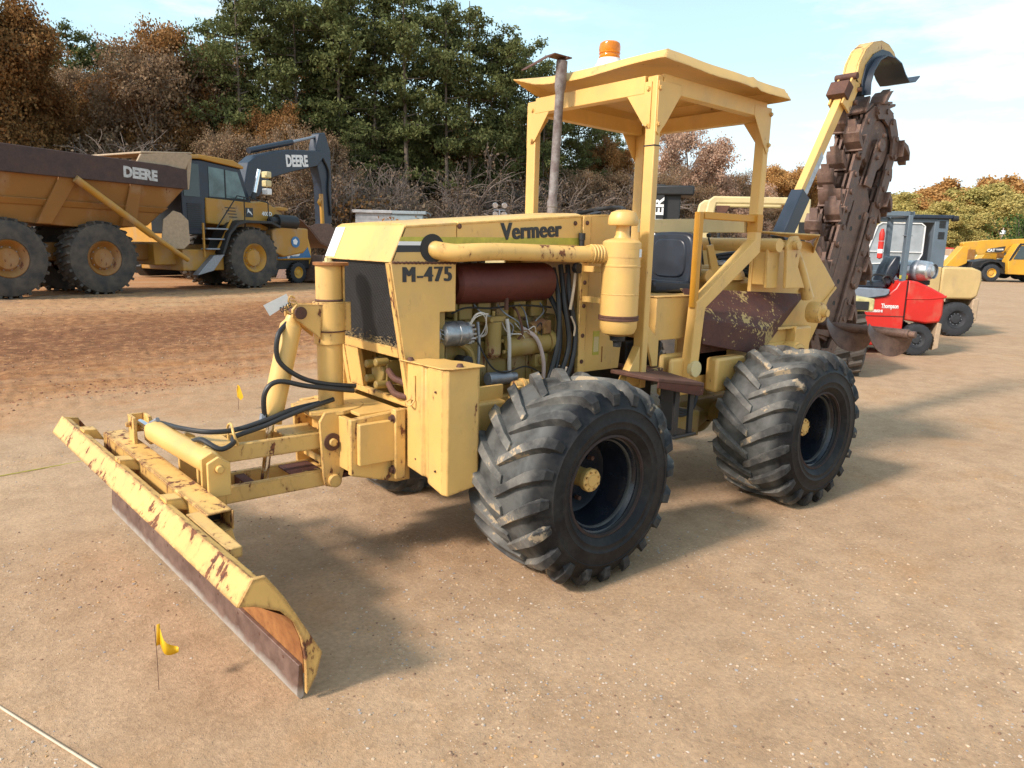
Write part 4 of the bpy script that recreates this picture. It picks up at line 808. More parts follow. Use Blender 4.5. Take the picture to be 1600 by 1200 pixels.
# step
stp_ = part(MB().prism([(.60, .60, .965), (.60, .36, .965), (.66, .27, .955), (1.02, .24, .90), (1.09, .27, .885), (1.10, .60, .91)], (0, 0, .025)), 'step_plate', 'rust', .006)
MB().prism([(.66, .27, .955), (1.02, .24, .90), (1.09, .27, .885), (1.09, .275, .835), (1.02, .245, .84), (.66, .275, .92)], (0, .01, 0)).build('step_lip', 'rust_chip', stp_, .003)
MB().box(.86, .90, .30, .32, .60, .90).box(1.0, 1.04, .30, .32, .60, .88).box(.84, 1.06, .28, .42, .585, .60).box(.86, 1.04, .41, .42, .60, .88).build('lower_step', 'black', stp_, .003)
# lower body
part(MB().box(1.20, 2.75, .70, .74, .74, 1.02).py([(1.20, .74), (1.48, .74), (1.48, 1.0), (1.20, 1.0)], .62, .66), 'rear_side_plate', 'yellow', .02)
part(MB().box(1.62, 1.95, .56, .66, .74, .98), 'battery_box', 'yellow', .02)
part(MB().cyl((1.37, .585, .93), (1.37, .545, .93), .055, n=20), 'round_cover', 'pale', .004)
part(MB().lathe([(0, 0), (.09, .05), (.13, .3), (.14, .7), (.08, 1), (0, 1)], (1.30, .95, .48), (.7, .0, .0), 20).box(1.35, 1.60, .66, .90, .42, .60), 'articulation_housing', 'engine_yellow', .01)
for k in range(3): part(MB().tube([(1.15, .62 + .02 * k, .75), (1.28, .60, .66 - .02 * k), (1.45, .62, .64), (1.56, .66, .75)], .013, 8), 'articulation_hose', 'hose', 0)
# rusty fender
def sheet(mb, pts, t=.008):
    P = [Vector(p) for p in pts]; nrm = (P[1] - P[0]).cross(P[2] - P[0]).normalized(); return mb.prism(P, nrm * t)
part(sheet(MB(), [(1.46, .795, 1.45), (3.08, .795, 1.375), (2.19, .572, 1.150), (1.44, .572, 1.258)]), 'fender_top', 'rust_chip', .004)
part(sheet(MB(), [(1.44, .571, 1.258), (2.19, .571, 1.150), (2.14, .571, .965), (1.45, .571, 1.09)]), 'fender_side', 'rust_chip', .004)
part(sheet(MB(), [(2.195, .571, 1.150), (3.085, .795, 1.375), (2.93, .795, 1.26), (2.145, .571, .965)]), 'fender_rear', 'rust_chip', .004)
part(MB().box(1.58, 1.92, .70, .79, .84, 1.10), 'fender_bracket', 'rust', .004)
# rear frame
PL = [(2.30, 1.80), (2.95, 1.80), (3.10, 1.79), (3.36, 1.60), (3.56, 1.44), (3.30, 1.05), (3.12, .80), (2.30, .75)]
part(MB().py(PL, .80, .83), 'rear_side_frame', 'yellow_clean', .006); part(MB().py(PL, 1.45, 1.48), 'rear_side_frame', 'yellow_clean', .006)
part(MB().beam((3.28, .792, 1.22), (3.56, .792, 1.42), .015, .02), 'stiffener', 'yellow', .003)
part(MB().prism([(2.36, .66, 1.84), (2.98, .66, 1.84), (3.12, .83, 1.80), (2.36, .83, 1.85)], (0, 0, .012)).prism([(2.98, .66, 1.85), (3.16, .80, 1.80), (3.16, .80, 1.70), (3.0, .70, 1.76)], (0, .01, 0)), 'top_gusset', 'yellow', .003)
part(MB().lathe([(.05, 0), (.05, 1)], (2.32, .60, 1.755), (0, 1.1, 0), 24, cap=True), 'cross_tube', 'yellow', 0)
lev = [(2.45, 1.44), (2.42, 1.75), (2.47, 1.82), (2.56, 1.83), (2.62, 1.78), (2.60, 1.60), (2.72, 1.44)]
part(MB().py(lev, .60, .625).py([(2.30, 1.44), (2.28, 1.72), (2.33, 1.79), (2.40, 1.79), (2.44, 1.72), (2.44, 1.44)], .665, .69), 'pivot_plate', 'yellow', .005)
part(MB().box(2.30, 2.44, .69, .80, 1.46, 1.72), 'pivot_box', 'yellow', .01)
part(MB().cyl((2.52, .56, 1.76), (2.52, .82, 1.76), .035, n=18).cyl((2.40, .62, 1.76), (2.40, .80, 1.76), .022, n=14), 'hoist_pin', 'yellow_worn', .002)
part(MB().tube([(2.63, .64, 1.72), (2.72, .64, 1.58), (2.83, .63, 1.36)], lambda t: .018 + .03 * t, 14, 6), 'brace_tube', 'yellow', 0)
part(MB().box(2.30, 3.1, .72, .80, .80, 1.12), 'gear_case', 'yellow', .02)
part(MB().lathe([(0, -.09), (.03, -.09), (.035, -.05), (.075, -.045), (.085, -.02), (.085, .06)], (2.98, .62, 1.24), (0, 1, 0), 20), 'rear_bearing', 'yellow_worn', 0)
part(MB().lathe([(0, -.10), (.04, -.10), (.04, -.06), (.06, -.055), (.06, -.03), (.10, -.025), (.11, .0), (.11, .08)], (2.72, .62, .91), (0, 1, 0), 24), 'drive_bearing', 'yellow_worn', 0)
part(MB().lathe([(.0, -.16), (.028, -.16), (.028, -.10)], (2.72, .62, .91), (0, 1, 0), 12).lathe([(.062, -.052), (.068, -.05), (.068, -.035), (.062, -.033)], (2.72, .62, .91), (0, 1, 0), 24), 'drive_shaft', 'rust', 0)
for x, z in ((2.36, 1.12), (2.36, .95), (2.60, 1.16), (2.82, 1.05), (2.85, 1.35), (3.0, 1.40), (2.62, .80), (2.34, 1.38)): bolt((x, .72 if z < 1.13 else .80, z), (0, -1, 0), .016, .016, m='yellow_worn')
part(MB().box(2.50, 2.74, .66, .72, 1.12, 1.14).box(2.72, 2.735, .64, .72, .84, 1.14), 'angle_iron', 'yellow', .003)
tk = part(MB().box(2.05, 2.55, .95, 1.42, 1.20, 1.50).lathe([(.26, 0), (.255, .06), (.20, .10), (0, .11)], (2.28, 1.15, 1.49), (0, 0, 1), 28), 'oil_tank', 'yellow', .04)
MB().lathe([(.075, 0), (.075, .02), (.05, .03), (0, .032)], (2.25, 1.05, 1.60), (0, 0, 1), 24).build('filler_cap', 'alu', tk, 0)
for k in range(7): part(MB().tube([(2.45, 1.25 - .03 * k, 1.66 - .02 * k), (2.60, 1.10 - .02 * k, 1.68 - .03 * k), (2.66, 1.0, 1.55 - .03 * k), (2.60, .95, 1.30)], .020, 8), 'rear_hose', 'hose', 0)
part(MB().py([(1.92, 1.42), (1.95, 1.74), (2.02, 1.80), (2.14, 1.42)], 1.30, 1.32).py([(2.1, 1.42), (1.98, 1.74), (2.05, 1.75), (2.22, 1.42)], .98, 1.0).lathe([(0, 0), (.05, 0), (.05, 1), (0, 1)], (1.95, .92, 1.52), (0, .10, 0), 18), 'control_stand', 'yellow', .003)
for k in range(5): part(MB().tube([(2.10 + .04 * k, 1.35 - .06 * k, 1.5), (2.06 + .04 * k, 1.36 - .06 * k, 1.70), (2.04 + .04 * k, 1.38 - .06 * k, 1.80)], .008, 6).lathe([(0, 0), (.018, .3), (.018, .8), (0, 1)], (2.04 + .04 * k, 1.38 - .06 * k, 1.80), (0, 0, .04), 10), 'control_lever', 'black', 0)

# ---- digging boom and chain
P1 = Vector((4.51, 0, 2.70)); P0 = Vector((3.90, 0, .98)); AX = (P1 - P0).normalized(); NX = Vector((AX.z, 0, -AX.x))   # NX points to the rear
def bp_(s, n_, y): p = P0 + AX * s + NX * n_; return Vector((p.x, y, p.z))
LN = (P1 - P0).length
def bpoly(poly, y0, y1, mb=None): mb = mb or MB(); return mb.prism([bp_(s, n_, y0) for s, n_ in poly], (0, y1 - y0, 0))
pl = [(-.05, -.18), (.0, .17), (LN - .50, .175), (LN - .40, .06), (LN + .02, .05), (LN + .06, 0), (LN + .02, -.05), (LN - .42, -.08), (LN - .46, -.20)]
part(bpoly(pl, 1.04, 1.06), 'boom_plate', 'chain_rust', .004); part(bpoly(pl, 1.21, 1.23), 'boom_plate', 'chain_rust', .004)
part(bpoly([(-.05, -.13), (-.05, .13), (LN - .6, .13), (LN - .6, -.13)], 1.06, 1.21), 'boom_core', 'chain_rust', .004)
for n_ in (-.14, .14): part(bpoly([(.0, n_ - .025), (.0, n_ + .025), (LN - .6, n_ + .022), (LN - .6, n_ - .022)], 1.012, 1.039), 'boom_rail', 'chain_rust', .004)
part(MB().lathe([(.0, -.14), (.055, -.14), (.06, -.10), (.06, -.07), (.225, -.075), (.235, -.05), (.255, -.045), (.262, .0), (.262, .08), (.235, .10), (0, .10)], bp_(LN, 0, 1.12), (0, 1, 0), 48), 'end_roller', 'chain_rust', 0, angle=25)
part(bpoly([(LN - .42, -.08), (LN - .40, .05), (LN + .0, .06), (LN + .06, .0), (LN + .03, -.07)], 1.0, 1.02), 'roller_arm', 'chain_rust', .006)
for s_ in (-.12, .02, .10): bolt(bp_(LN + s_, .0, 1.0), (0, -1, 0), .018, .018, m='chain_rust')
for s_, n_ in ((.5, 0), (.75, .05), (1.0, -.04), (.3, .03), (1.15, .06)): part(MB().lathe([(0, 0), (.022, 0), (.022, 1)], bp_(s_, n_, 1.0395), (0, -.0015, 0), 14), 'boom_hole', 'black', 0)
link = bpy.data.meshes.new('x')
def chain_point(u):
    """position, outward normal and travel direction on the loop at length u"""
    w0, R = .205, .300; s1 = LN; arc = math.pi * R; 
    tot = 2 * s1 + arc + .5; u %= tot
    if u < s1:
        t = u / s1; n_ = -(w0 + (R - w0) * t); return bp_(u, n_, 0), -NX, AX
    u -= s1
    if u < arc:
        a = u / R; n_ = -NX * math.cos(a) + AX * math.sin(a); p = P1 + n_ * R; return p, n_, (NX * math.sin(a) + AX * math.cos(a))
    u -= arc
    if u < s1:
        t = 1 - u / s1; n_ = w0 + (R - w0) * t; return bp_(LN - u, n_, 0), NX, -AX
    u -= s1; a = u / .5 * math.pi; n_ = NX * math.cos(a) - AX * math.sin(a); return P0 + n_ * .205, n_, (-NX * math.sin(a) - AX * math.cos(a))
# local link frame: x travel, y across, z outward
lk = MB()
for y, ln_, w in ((-.115, .215, .024), (-.065, .18, .022), (.0, .12, .05), (.065, .18, .022), (.115, .215, .024)):
    a1 = ln_ / 2; lk.py([(-a1, -.03), (-a1 + .03, -.066), (a1 - .03, -.066), (a1, -.03), (a1, .03), (a1 - .03, .064), (-a1 + .03, .064), (-a1, .03)], y - w / 2, y + w / 2)
for x in (-.08, .08): lk.cyl((x, -.14, 0), (x, .14, 0), .024, n=12)
LK = lk.mesh('chain_link', 'chain_rust', 28)
def cutter(w, h, tip, off, seed):
    b = MB(); r = random.Random(seed)
    # base plate, then a cup that leans forward and ends in a worn tooth
    b.box(-.075, .075, off - w / 2, off + w / 2, .064, .082)
    pr = [(-.06, .082), (-.02, .082), (.02, .082 + h * .55), (.055, .082 + h), (.055 + tip, .082 + h + .02), (.03, .082 + h + .014), (-.03, .082 + h * .7)]
    b.prism([(x, off - w / 2, z) for x, z in pr], (0, w * .92, 0))
    b.prism([(.045, off - w * .3, .082 + h), (.065 + tip, off - w * .24, .08 + h * 1.12), (.09 + tip, off - w * .2, 0.09 + h * 1.45), (.03, off - w * .3, .082 + h + .01)], (0, w * .45, 0))
    b.cyl((0, off - w * .25, .06), (0, off - w * .25, .085), .018, n=6)
    return b.mesh('cutter', 'chain_rust', 28)
CT = [cutter(.18, .08, .02, 0, 1), cutter(.16, .075, .03, -.09, 2), cutter(.16, .075, .03, .09, 3), cutter(.16, .11, .05, -.09, 4), cutter(.16, .11, .05, .09, 5), cutter(.24, .06, .0, 0, 6)]
seq = [1, 5, 2, 3, 0, 4, 1, 5, 2, 0, 3, 4, 5]
tot = 2 * LN + math.pi * .300 + .5; nl = int(tot / .160)
for i in range(nl):
    p, n_, d = chain_point(i * tot / nl + .03); c = n_.cross(d)
    # x = travel, z = outward, y = across
    y_ = n_.cross(d); Q = Matrix((d, y_, n_)).transposed().to_4x4()
    o = bpy.data.objects.new('chain_link', LK); COL.objects.link(o); o.parent = TR
    jit = 1 + .02 * math.sin(i * 3.1); p2 = Vector((p.x, 1.135 + (.012 * math.sin(i * 2.3)), p.z)); o.matrix_local = Matrix.Translation(p2) @ Q
    q = bpy.data.objects.new('cutter', CT[seq[i % len(seq)]]); COL.objects.link(q); q.parent = TR
    q.matrix_local = Matrix.Translation(p2) @ Q @ Matrix.Rotation(.12 * math.sin(i * 5.3), 4, 'Y') @ Matrix.Rotation(.10 * math.sin(i * 4.1), 4, 'X')
bpy.data.meshes.remove(link)
# ---- crumber arm with its shoe
ca = MB().beam((3.26, 1.12, 1.98), (3.98, 1.12, 3.12), .070, .095, up=(1, 0, 0))
part(ca, 'crumber_arm', 'yellow_clean', .004)
part(MB().beam((3.16, 1.12, 1.80), (3.42, 1.12, 2.20), .115, .145, up=(1, 0, 0)), 'arm_sleeve', 'navy', .006)
dv = Vector((.72, 0, 1.14)).normalized(); dn = Vector((dv.z, 0, -dv.x))
lbp = Vector((3.40, 1.084, 2.20)); part(MB().prism([lbp + dn * -.0 + dv * .02, lbp + dn * .055 + dv * 0.0, lbp + dn * .055 + dv * .42, lbp + dn * -.0 + dv * .44], (0, -.001, 0)), 'worn_decal', plain('grey_worn_decal', (.42, .46, .5), .5, var=.3, sc=25), 0)
part(MB().beam((3.90, 1.06, 2.96), (4.05, 1.06, 3.22), .02, .15, up=(1, 0, 0)).beam((3.90, 1.18, 2.96), (4.05, 1.18, 3.22), .02, .15, up=(1, 0, 0)), 'shoe_bracket', 'yellow_worn', .004)
part(MB().beam((3.86, 1.12, 3.05), (3.93, 1.12, 3.17), .17, .10, up=(1, 0, 0)).cyl((3.99, 1.02, 3.24), (3.99, 1.22, 3.24), .03, n=12).cyl((4.03, 1.02, 3.02), (4.03, 1.22, 3.02), .022, n=12).cyl((4.08, 1.02, 3.14), (4.08, 1.22, 3.14), .020, n=12), 'bracket_hardware', 'rust', .004)
arc_o = [(4.02, 3.20), (4.06, 3.36), (4.15, 3.49), (4.28, 3.575), (4.42, 3.61), (4.56, 3.60), (4.68, 3.55), (4.76, 3.47)]
arc_i = [(4.72, 3.44), (4.60, 3.49), (4.46, 3.51), (4.33, 3.48), (4.23, 3.41), (4.16, 3.31), (4.13, 3.19)]
part(MB().py(arc_o + arc_i, 1.05, 1.07).py(arc_o + arc_i, 1.17, 1.19).strip([(x, 1.07, z) for x, z in arc_o], .10, -.012), 'shoe_arm', 'yellow_worn', .003)
si = [(4.18, 3.10), (4.17, 3.20), (4.21, 3.31), (4.30, 3.41), (4.42, 3.465), (4.56, 3.47), (4.70, 3.44), (4.80, 3.36), (4.90, 3.31), (5.02, 3.33), (5.10, 3.39)]
part(MB().strip([(x, .98, z) for x, z in si], .28, .012), 'crumber_shoe', 'navy', 0)
si2 = [(x - .0, z) for x, z in si[:7]]
part(MB().py(si2 + [(4.68, 3.50), (4.56, 3.535), (4.42, 3.53), (4.28, 3.47), (4.16, 3.36), (4.12, 3.22), (4.13, 3.10)], 1.035, 1.049), 'shoe_side', 'navy', .002)
# ---- spoil augers
def auger(y0, y1, t0, turns, r=.20, sgn=1):
    b = MB(); n_ = int(40 * turns); vs = []; fs = []
    for i in range(n_ + 1):
        t = t0 + sgn * turns * 2 * math.pi * i / n_; y = y0 + (y1 - y0) * i / n_; rr_ = r * min(1, .45 + 3 * min(i, n_ - i) / n_)
        for rad_, dy in ((.03, 0), (rr_, 0), (rr_, .008), (.03, .008)): vs.append((3.70 + rad_ * math.cos(t), y + dy, 1.07 + rad_ * math.sin(t)))
    for i in range(n_):
        for k in range(4): fs.append((i * 4 + k, i * 4 + (k + 1) % 4, i * 4 + 4 + (k + 1) % 4, i * 4 + 4 + k))
    fs += [(0, 1, 2, 3), tuple(range(4 * n_ + 3, 4 * n_ - 1, -1))]
    return b.add(vs, fs)
part(MB().cyl((3.70, .20, 1.07), (3.70, 1.0, 1.07), .038, n=20), 'auger_shaft', 'chain_rust', .003)
part(auger(.88, .52, 2.2, .62), 'auger_flight', 'chain_rust', 0); part(auger(.50, .20, 2.4, .60), 'auger_flight', 'chain_rust', 0)
part(MB().cyl((3.70, .20, 1.07), (3.70, .15, 1.07), .028, n=12), 'shaft_end', 'chain_rust', .002)
part(MB().cyl((3.70, 1.28, 1.07), (3.70, 2.1, 1.07), .038, n=20), 'auger_shaft', 'chain_rust', .003); part(auger(1.45, 1.85, 1.2, .62), 'auger_flight', 'chain_rust', 0)

# ================================================================== background machines
def P(mb, name, m, par, bev=.01, angle=32): return mb.build(name, m, par, bev, angle)
def simple_wheel(par, x, y, z, r, w, rimr, tm, rm, side=-1, nl=28, hub=.5, lug=.04):
    """a wheel as a part (empty) with tyre, rim and hub; its axle runs along local Y, outer face towards side"""
    o = bpy.data.objects.new('wheel', None); COL.objects.link(o); o.parent = par; o.location = (x, y, z)
    s = side; b = MB().lathe([(rimr, s * w * .42), (rimr * 1.06, s * w * .5), (r * .78, s * w * .53), (r * .93, s * w * .46), (r - lug * .6, s * w * .34), (r - lug * .6, -s * w * .34), (r * .93, -s * w * .46), (r * .78, -s * w * .53), (rimr, -s * w * .5)], (0, 0, 0), (0, 1, 0), 56)
    for i in range(nl):
        for k in (-1, 1):
            t = 2 * math.pi * (i + (.25 if k > 0 else -.25)) / nl; c, q = math.cos(t), math.sin(t); t2 = t + 2 * math.pi / nl * .4 * k; c2, q2 = math.cos(t2), math.sin(t2)
            b.beam((r * .955 * c, k * w * .04, r * .955 * q), (r * .95 * c2, k * w * .44, r * .95 * q2), 2 * math.pi * r / nl * .30, lug * 1.9, up=(c, 0, q))
    b.build('tyre', tm, o, 0, 35)
    MB().lathe([(rimr * 1.04, s * w * .47), (rimr * 1.0, s * w * .50), (rimr * .9, s * w * .44), (rimr * .82, s * w * .36), (rimr * .74, s * w * .30), (rimr * hub * 1.1, s * w * .28), (rimr * hub, s * w * .34), (rimr * hub * .9, s * w * .40), (0, s * w * .42)], (0, 0, 0), (0, 1, 0), 40).build('rim', rm, o, 0, 30)
    nb = MB()
    for i in range(10): t = i * .628; nb.cyl((rimr * .62 * math.cos(t), s * w * .28, rimr * .62 * math.sin(t)), (rimr * .62 * math.cos(t), s * w * .33, rimr * .62 * math.sin(t)), rimr * .05, n=6)
    tag(nb.build('wheel_nuts', 'greymetal', o, 0), kind='stuff')
    return o

# ---- articulated dump truck
DT = thing('dump_truck', 'articulated dump truck, dirty orange bed lettered DEERE, before the woods', 'dump truck', (6.72, 23.3, 0), 19.6)
for x in (0.04, -5.24, -7.75):
    for y, s in ((.42, -1), (2.55, 1)): simple_wheel(DT, x, y, 1.03, 1.04, .78, .48, 'mud_tyre', 'bed_orange' if x < -1 else 'dtyel', s, 26, .62, .07)
rail = [(-8.6, 3.22), (-8.6, 3.92), (-3.2, 3.80), (-2.55, 3.72), (-2.55, 3.14)]
P(MB().py(rail, -.12, .0).py(rail, 2.97, 3.09), 'bed_rail', 'bed_rail', DT, .02)
bd = MB(); A_ = [(-8.6, 3.22), (-2.6, 3.15), (-3.05, 2.55), (-3.7, 2.0), (-5.0, 1.85), (-8.6, 2.05)]; 
bd.add([(x, .02, z) for x, z in A_[:2]] + [(x, .30, z) for x, z in A_[2:]] + [(x, 2.95, z) for x, z in A_[:2]] + [(x, 2.67, z) for x, z in A_[2:]], [(0, 1, 2, 3, 4, 5), (11, 10, 9, 8, 7, 6), (1, 7, 8, 2), (2, 8, 9, 3), (3, 9, 10, 4), (4, 10, 11, 5), (5, 11, 6, 0)])
P(bd, 'bed_side', 'bed_orange', DT, .02)
for x0, x1, x2, x3 in ((-6.35, -5.85, -6.7, -7.0), (-4.35, -4.0, -4.3, -4.65)): P(MB().add([(x0, -.04, 3.22), (x1, -.04, 3.2), (x2 + .15, .16, 1.95), (x3 + .05, .16, 1.95), (x0, .2, 3.22), (x1, .2, 3.2), (x2 + .15, .4, 1.95), (x3 + .05, .4, 1.95)], [(0, 1, 2, 3), (7, 6, 5, 4), (0, 4, 5, 1), (1, 5, 6, 2), (2, 6, 7, 3), (3, 7, 4, 0)]), 'bed_rib', 'bed_orange', DT, .015)
P(MB().prism([(-8.6, .10, 2.62), (-3.1, .10, 2.55), (-3.3, .18, 2.38), (-8.6, .18, 2.44)], (0, .12, 0)), 'bed_rail_lower', 'bed_orange', DT, .02)
P(MB().py([(-4.15, 3.80), (-4.0, 4.05), (-2.62, 4.22), (-2.30, 4.20), (-2.55, 3.74)], -.06, .02).prism([(-4.0, -.06, 4.06), (-2.3, -.06, 4.22), (-2.3, -.06, 4.28), (-4.0, -.06, 4.12)], (0, 3.1, 0)).prism([(-2.55, 0, 3.15), (-2.42, 0, 3.15), (-2.25, 0, 4.2), (-2.4, 0, 4.2)], (0, 3, 0)), 'canopy_board', 'flap', DT, .02)
text('DEERE', .40, (-4.62, -.1225, 3.36), (1, 0, -.04), (.04, 0, 1), 'worn_white', DT, bold=.022, sx=.92, depth=.004)
P(MB().tube([(-6.0, -.15, 3.18), (-3.9, -.2, 1.72)], .10, 14, 0).tube([(-3.9, -.2, 1.72), (-2.75, -.22, .98)], .075, 14, 0), 'tip_cylinder', 'dtyel', DT, 0)
P(MB().py([(-3.45, 1.55), (-3.35, 2.2), (-3.0, 2.48), (-2.75, 2.42), (-2.50, 2.2), (-2.48, 1.5), (-2.7, 1.32), (-3.1, 1.32)], .02, .06), 'mud_flap', 'flap', DT, .01)
P(MB().box(-8.2, -.9, 1.0, 1.9, .95, 1.45), 'rear_chassis', 'bed_orange', DT, .03)
P(MB().box(-2.55, -1.0, .35, 2.6, .62, 1.30).box(-3.3, -2.4, .7, 2.2, .8, 1.5), 'front_chassis', 'dtyel', DT, .03)
# cab
cb = P(MB().py([(-2.30, 1.78), (-2.30, 4.10), (-1.55, 4.16), (.02, 4.02), (.45, 2.85), (.45, 2.6), (-1.45, 2.6), (-1.45, 1.78)], .60, 2.3), 'cab', 'navy', DT, .03)
MB().box(-2.22, -1.62, .585, .60, 2.98, 4.02).build('side_window', 'glass', cb, .005)
MB().py([(-1.27, 3.02), (-1.27, 3.98), (-.12, 3.90), (.22, 2.98)], .585, .60).build('side_window', plain('cab_window', (.11, .17, .17), .08, var=.5, sc=1.5), cb, .005)
MB().box(-.66, -.62, .57, .59, 3.0, 3.94).box(-1.30, .25, .57, .59, 2.98, 3.02).build('window_bar', 'black', cb, 0)
MB().prism([(.03, .68, 3.98), (.46, .68, 2.9), (.46, 2.22, 2.9), (.03, 2.22, 3.98)], (.015, 0, .005)).build('windscreen', 'glass', cb, .004)
MB().py([(-2.35, 4.12), (-2.35, 4.22), (-1.6, 4.32), (-.3, 4.27), (.10, 4.10), (.10, 4.02), (-1.6, 4.18)], .52, 2.38).build('cab_roof', 'dtyel', cb, .03)
gl = MB()
for i in range(12): gl.box(-2.12, -1.60, .575, .60, 2.02 + i * .065, 2.05 + i * .065)
gl.build('intake_grille', 'black', cb, 0)
hd = P(MB().py([(-1.44, 2.15), (-1.44, 2.98), (.45, 2.92), (.95, 3.0), (1.55, 2.75), (2.1, 2.35), (2.1, 1.95), (.45, 2.0)], .55, 2.4), 'bonnet', 'dtyel', DT, .04)
for i in range(4): MB().box(-.72 + i * .05, -.30 + i * .02, .54, .56, 2.68 - i * .10, 2.71 - i * .10).build('stripe', 'decal', hd, 0)
MB().box(.12, .44, .54, .56, 2.42, 2.74).build('badge', 'decal', hd, .01)
# leaping deer as on the badge
MB().prism([(.17, .535, 2.52), (.22, .535, 2.60), (.25, .535, 2.58), (.31, .535, 2.56), (.38, .535, 2.49), (.40, .535, 2.51), (.34, .535, 2.60), (.27, .535, 2.64), (.25, .535, 2.70), (.22, .535, 2.71), (.20, .535, 2.66), (.205, .535, 2.62)], (0, .004, 0)).build('badge_deer', 'white', hd, 0)
text('400D', .20, (.82, .545, 2.50), (1, 0, 0), (0, 0, 1), 'white', hd, bold=.006, depth=.003)
P(MB().tube([(1.28, .35, 2.32), (1.55, .35, 2.32), (2.15, .35, 2.30)], .25, 20, 0).lathe([(.10, 0), (.16, .1), (.16, 1)], (.95, .35, 2.32), (.5, 0, 0), 18), 'air_canister', 'black', DT, 0)
P(MB().lathe([(.02, 0), (.34, 0), (.34, .10), (0, .14)], (1.75, .75, 2.72), (0, 0, 1), 24), 'intake_cap', 'dtyel', DT, 0)
fn = [(-1.35, 1.18), (-1.05, 1.85), (-.70, 2.20), (-.3, 2.30), (.75, 2.30), (1.15, 2.15)]
P(MB().strip([(x, -.05, z) for x, z in fn], .85, -.09), 'fender', 'black', DT, .01)
P(MB().py([(1.0, 1.25), (1.0, 2.02), (1.4, 2.15), (2.70, 2.1), (2.72, 1.45), (2.45, 1.2), (1.5, 1.05)], .25, 2.8), 'nose', 'dtyel', DT, .05)
P(MB().lathe([(0, 0), (.20, 0), (.20, 1), (0, 1)], (2.05, .245, 1.60), (0, -.02, 0), 24), 'round_sticker', 'blue', DT, 0)
P(MB().lathe([(0, 0), (.12, 0), (.12, 1), (0, 1)], (2.03, .222, 1.61), (0, -.006, 0), 5), 'sticker_print', 'white', DT, 0)
stp2 = P(MB().beam((-1.85, .2, 2.15), (-1.85, .2, 1.05), .06).beam((-.75, .2, 2.3), (-1.35, .2, 1.3), .06), 'ladder', 'dtyel', DT, .01)
for z, x0, x1 in ((1.95, -1.8, -1.0), (1.62, -1.8, -1.15), (1.30, -1.85, -1.35)): MB().box(x0, x1, .05, .38, z, z + .05).build('rung', 'greymetal', stp2, .01)
MB().py([(-2.2, .48), (-1.6, .62), (-1.15, 1.15), (-1.55, 1.12), (-2.05, .65)], .1, .4).build('folding_step', 'greymetal', stp2, .01)
hr = MB()
for q in (((-1.35, .3, 1.9), (-.4, .3, 3.1), (.9, .3, 2.95)), ((-.12, .3, 2.0), (-.12, .3, 3.05)), ((.9, .3, 2.0), (.9, .3, 2.95))): hr.tube(q, .022, 6, 0)
P(hr, 'handrail', 'black', DT, 0)
P(MB().cyl((.42, .42, 3.2), (.66, .42, 4.05), .07, n=14), 'exhaust_stack', 'chrome', DT, 0); P(MB().cyl((.36, .42, 3.05), (.44, .42, 3.25), .09, n=14), 'exhaust_base', 'black', DT, 0)
for z in (3.9, 3.6, 3.32): P(MB().box(.90, 1.12, .32, .60, z - .1, z + .12), 'work_lamp', 'pale' if z > 3.4 else 'white', DT, .03)

# ---- excavator behind the truck
EX = thing('excavator', 'dark blue excavator with DEERE on its raised boom, standing behind the dump truck cab', 'excavator', (10.845, 31.18, 0), 25)
bm_ = [(-2.2, 3.4), (-1.75, 4.9), (-1.25, 5.25), (.6, 5.72), (3.0, 5.95), (3.15, 5.6), (2.7, 5.20), (.9, 4.75), (-.5, 4.35), (-1.2, 3.5)]
bmo = P(MB().py(bm_, .10, .75), 'boom', 'navy', EX, .04)
text('DEERE', .70, (.55, .092, 4.98), (1, 0, .10), (-.1, 0, 1), 'white', bmo, bold=.03, sx=.74, depth=.006)
P(MB().py([(2.75, 5.15), (2.7, 6.1), (2.95, 6.75), (3.35, 6.85), (3.75, 6.0), (3.75, 2.6), (3.35, 2.05), (3.05, 2.3), (2.98, 4.4)], .15, .65), 'stick', 'navy', EX, .04)
P(MB().cyl((-1.4, .42, 5.45), (1.3, .42, 6.15), .13, n=16), 'stick_cylinder', 'navy', EX, 0); P(MB().cyl((1.3, .42, 6.15), (3.0, .42, 6.62), .07, n=14).cyl((2.95, 0.2, 5.85), (2.95, .6, 5.85), .18, n=16), 'cylinder_rod', 'greymetal', EX, 0)
P(MB().cyl((2.78, .0, 3.9), (2.85, .0, 2.3), .10, n=14).lathe([(.1, -.1), (.2, 0), (.1, .1)], (2.72, 0, 3.5), (0, 1, 0), 12), 'bucket_cylinder', 'dtyel', EX, 0)
P(MB().tube([(3.1, .1, 5.6), (3.5, .1, 5.0), (3.45, .1, 4.1), (3.6, .1, 2.9)], .05, 6), 'stick_hose', 'black', EX, 0)
P(MB().strip([(3.6, -.4, 2.05), (3.5, -.4, 1.75), (2.9, -.4, 1.35), (2.2, -.4, 1.6), (1.4, -.4, 2.3), (1.0, -.4, 2.55)], 1.5, .06).py([(3.6, 2.05), (2.9, 1.35), (2.2, 1.6), (1.4, 2.3), (1.9, 2.45), (2.8, 2.5)], -.42, -.36), 'bucket', 'chain_rust', EX, .01)
for i in range(5): P(MB().beam((1.15, -.35 + i * .33, 2.46), (.78, -.35 + i * .33, 2.62), .14, .07), 'bucket_tooth', 'chain_rust', EX, .01)
P(MB().box(-3.6, -.4, .0, 2.9, 1.1, 2.9).box(-6.2, -3.6, .0, 2.9, 1.1, 2.4), 'upper_body', 'dtyel', EX, .1)
P(MB().box(-3.0, -1.2, 1.6, 2.9, 2.9, 4.0), 'cab', 'navy', EX, .06)
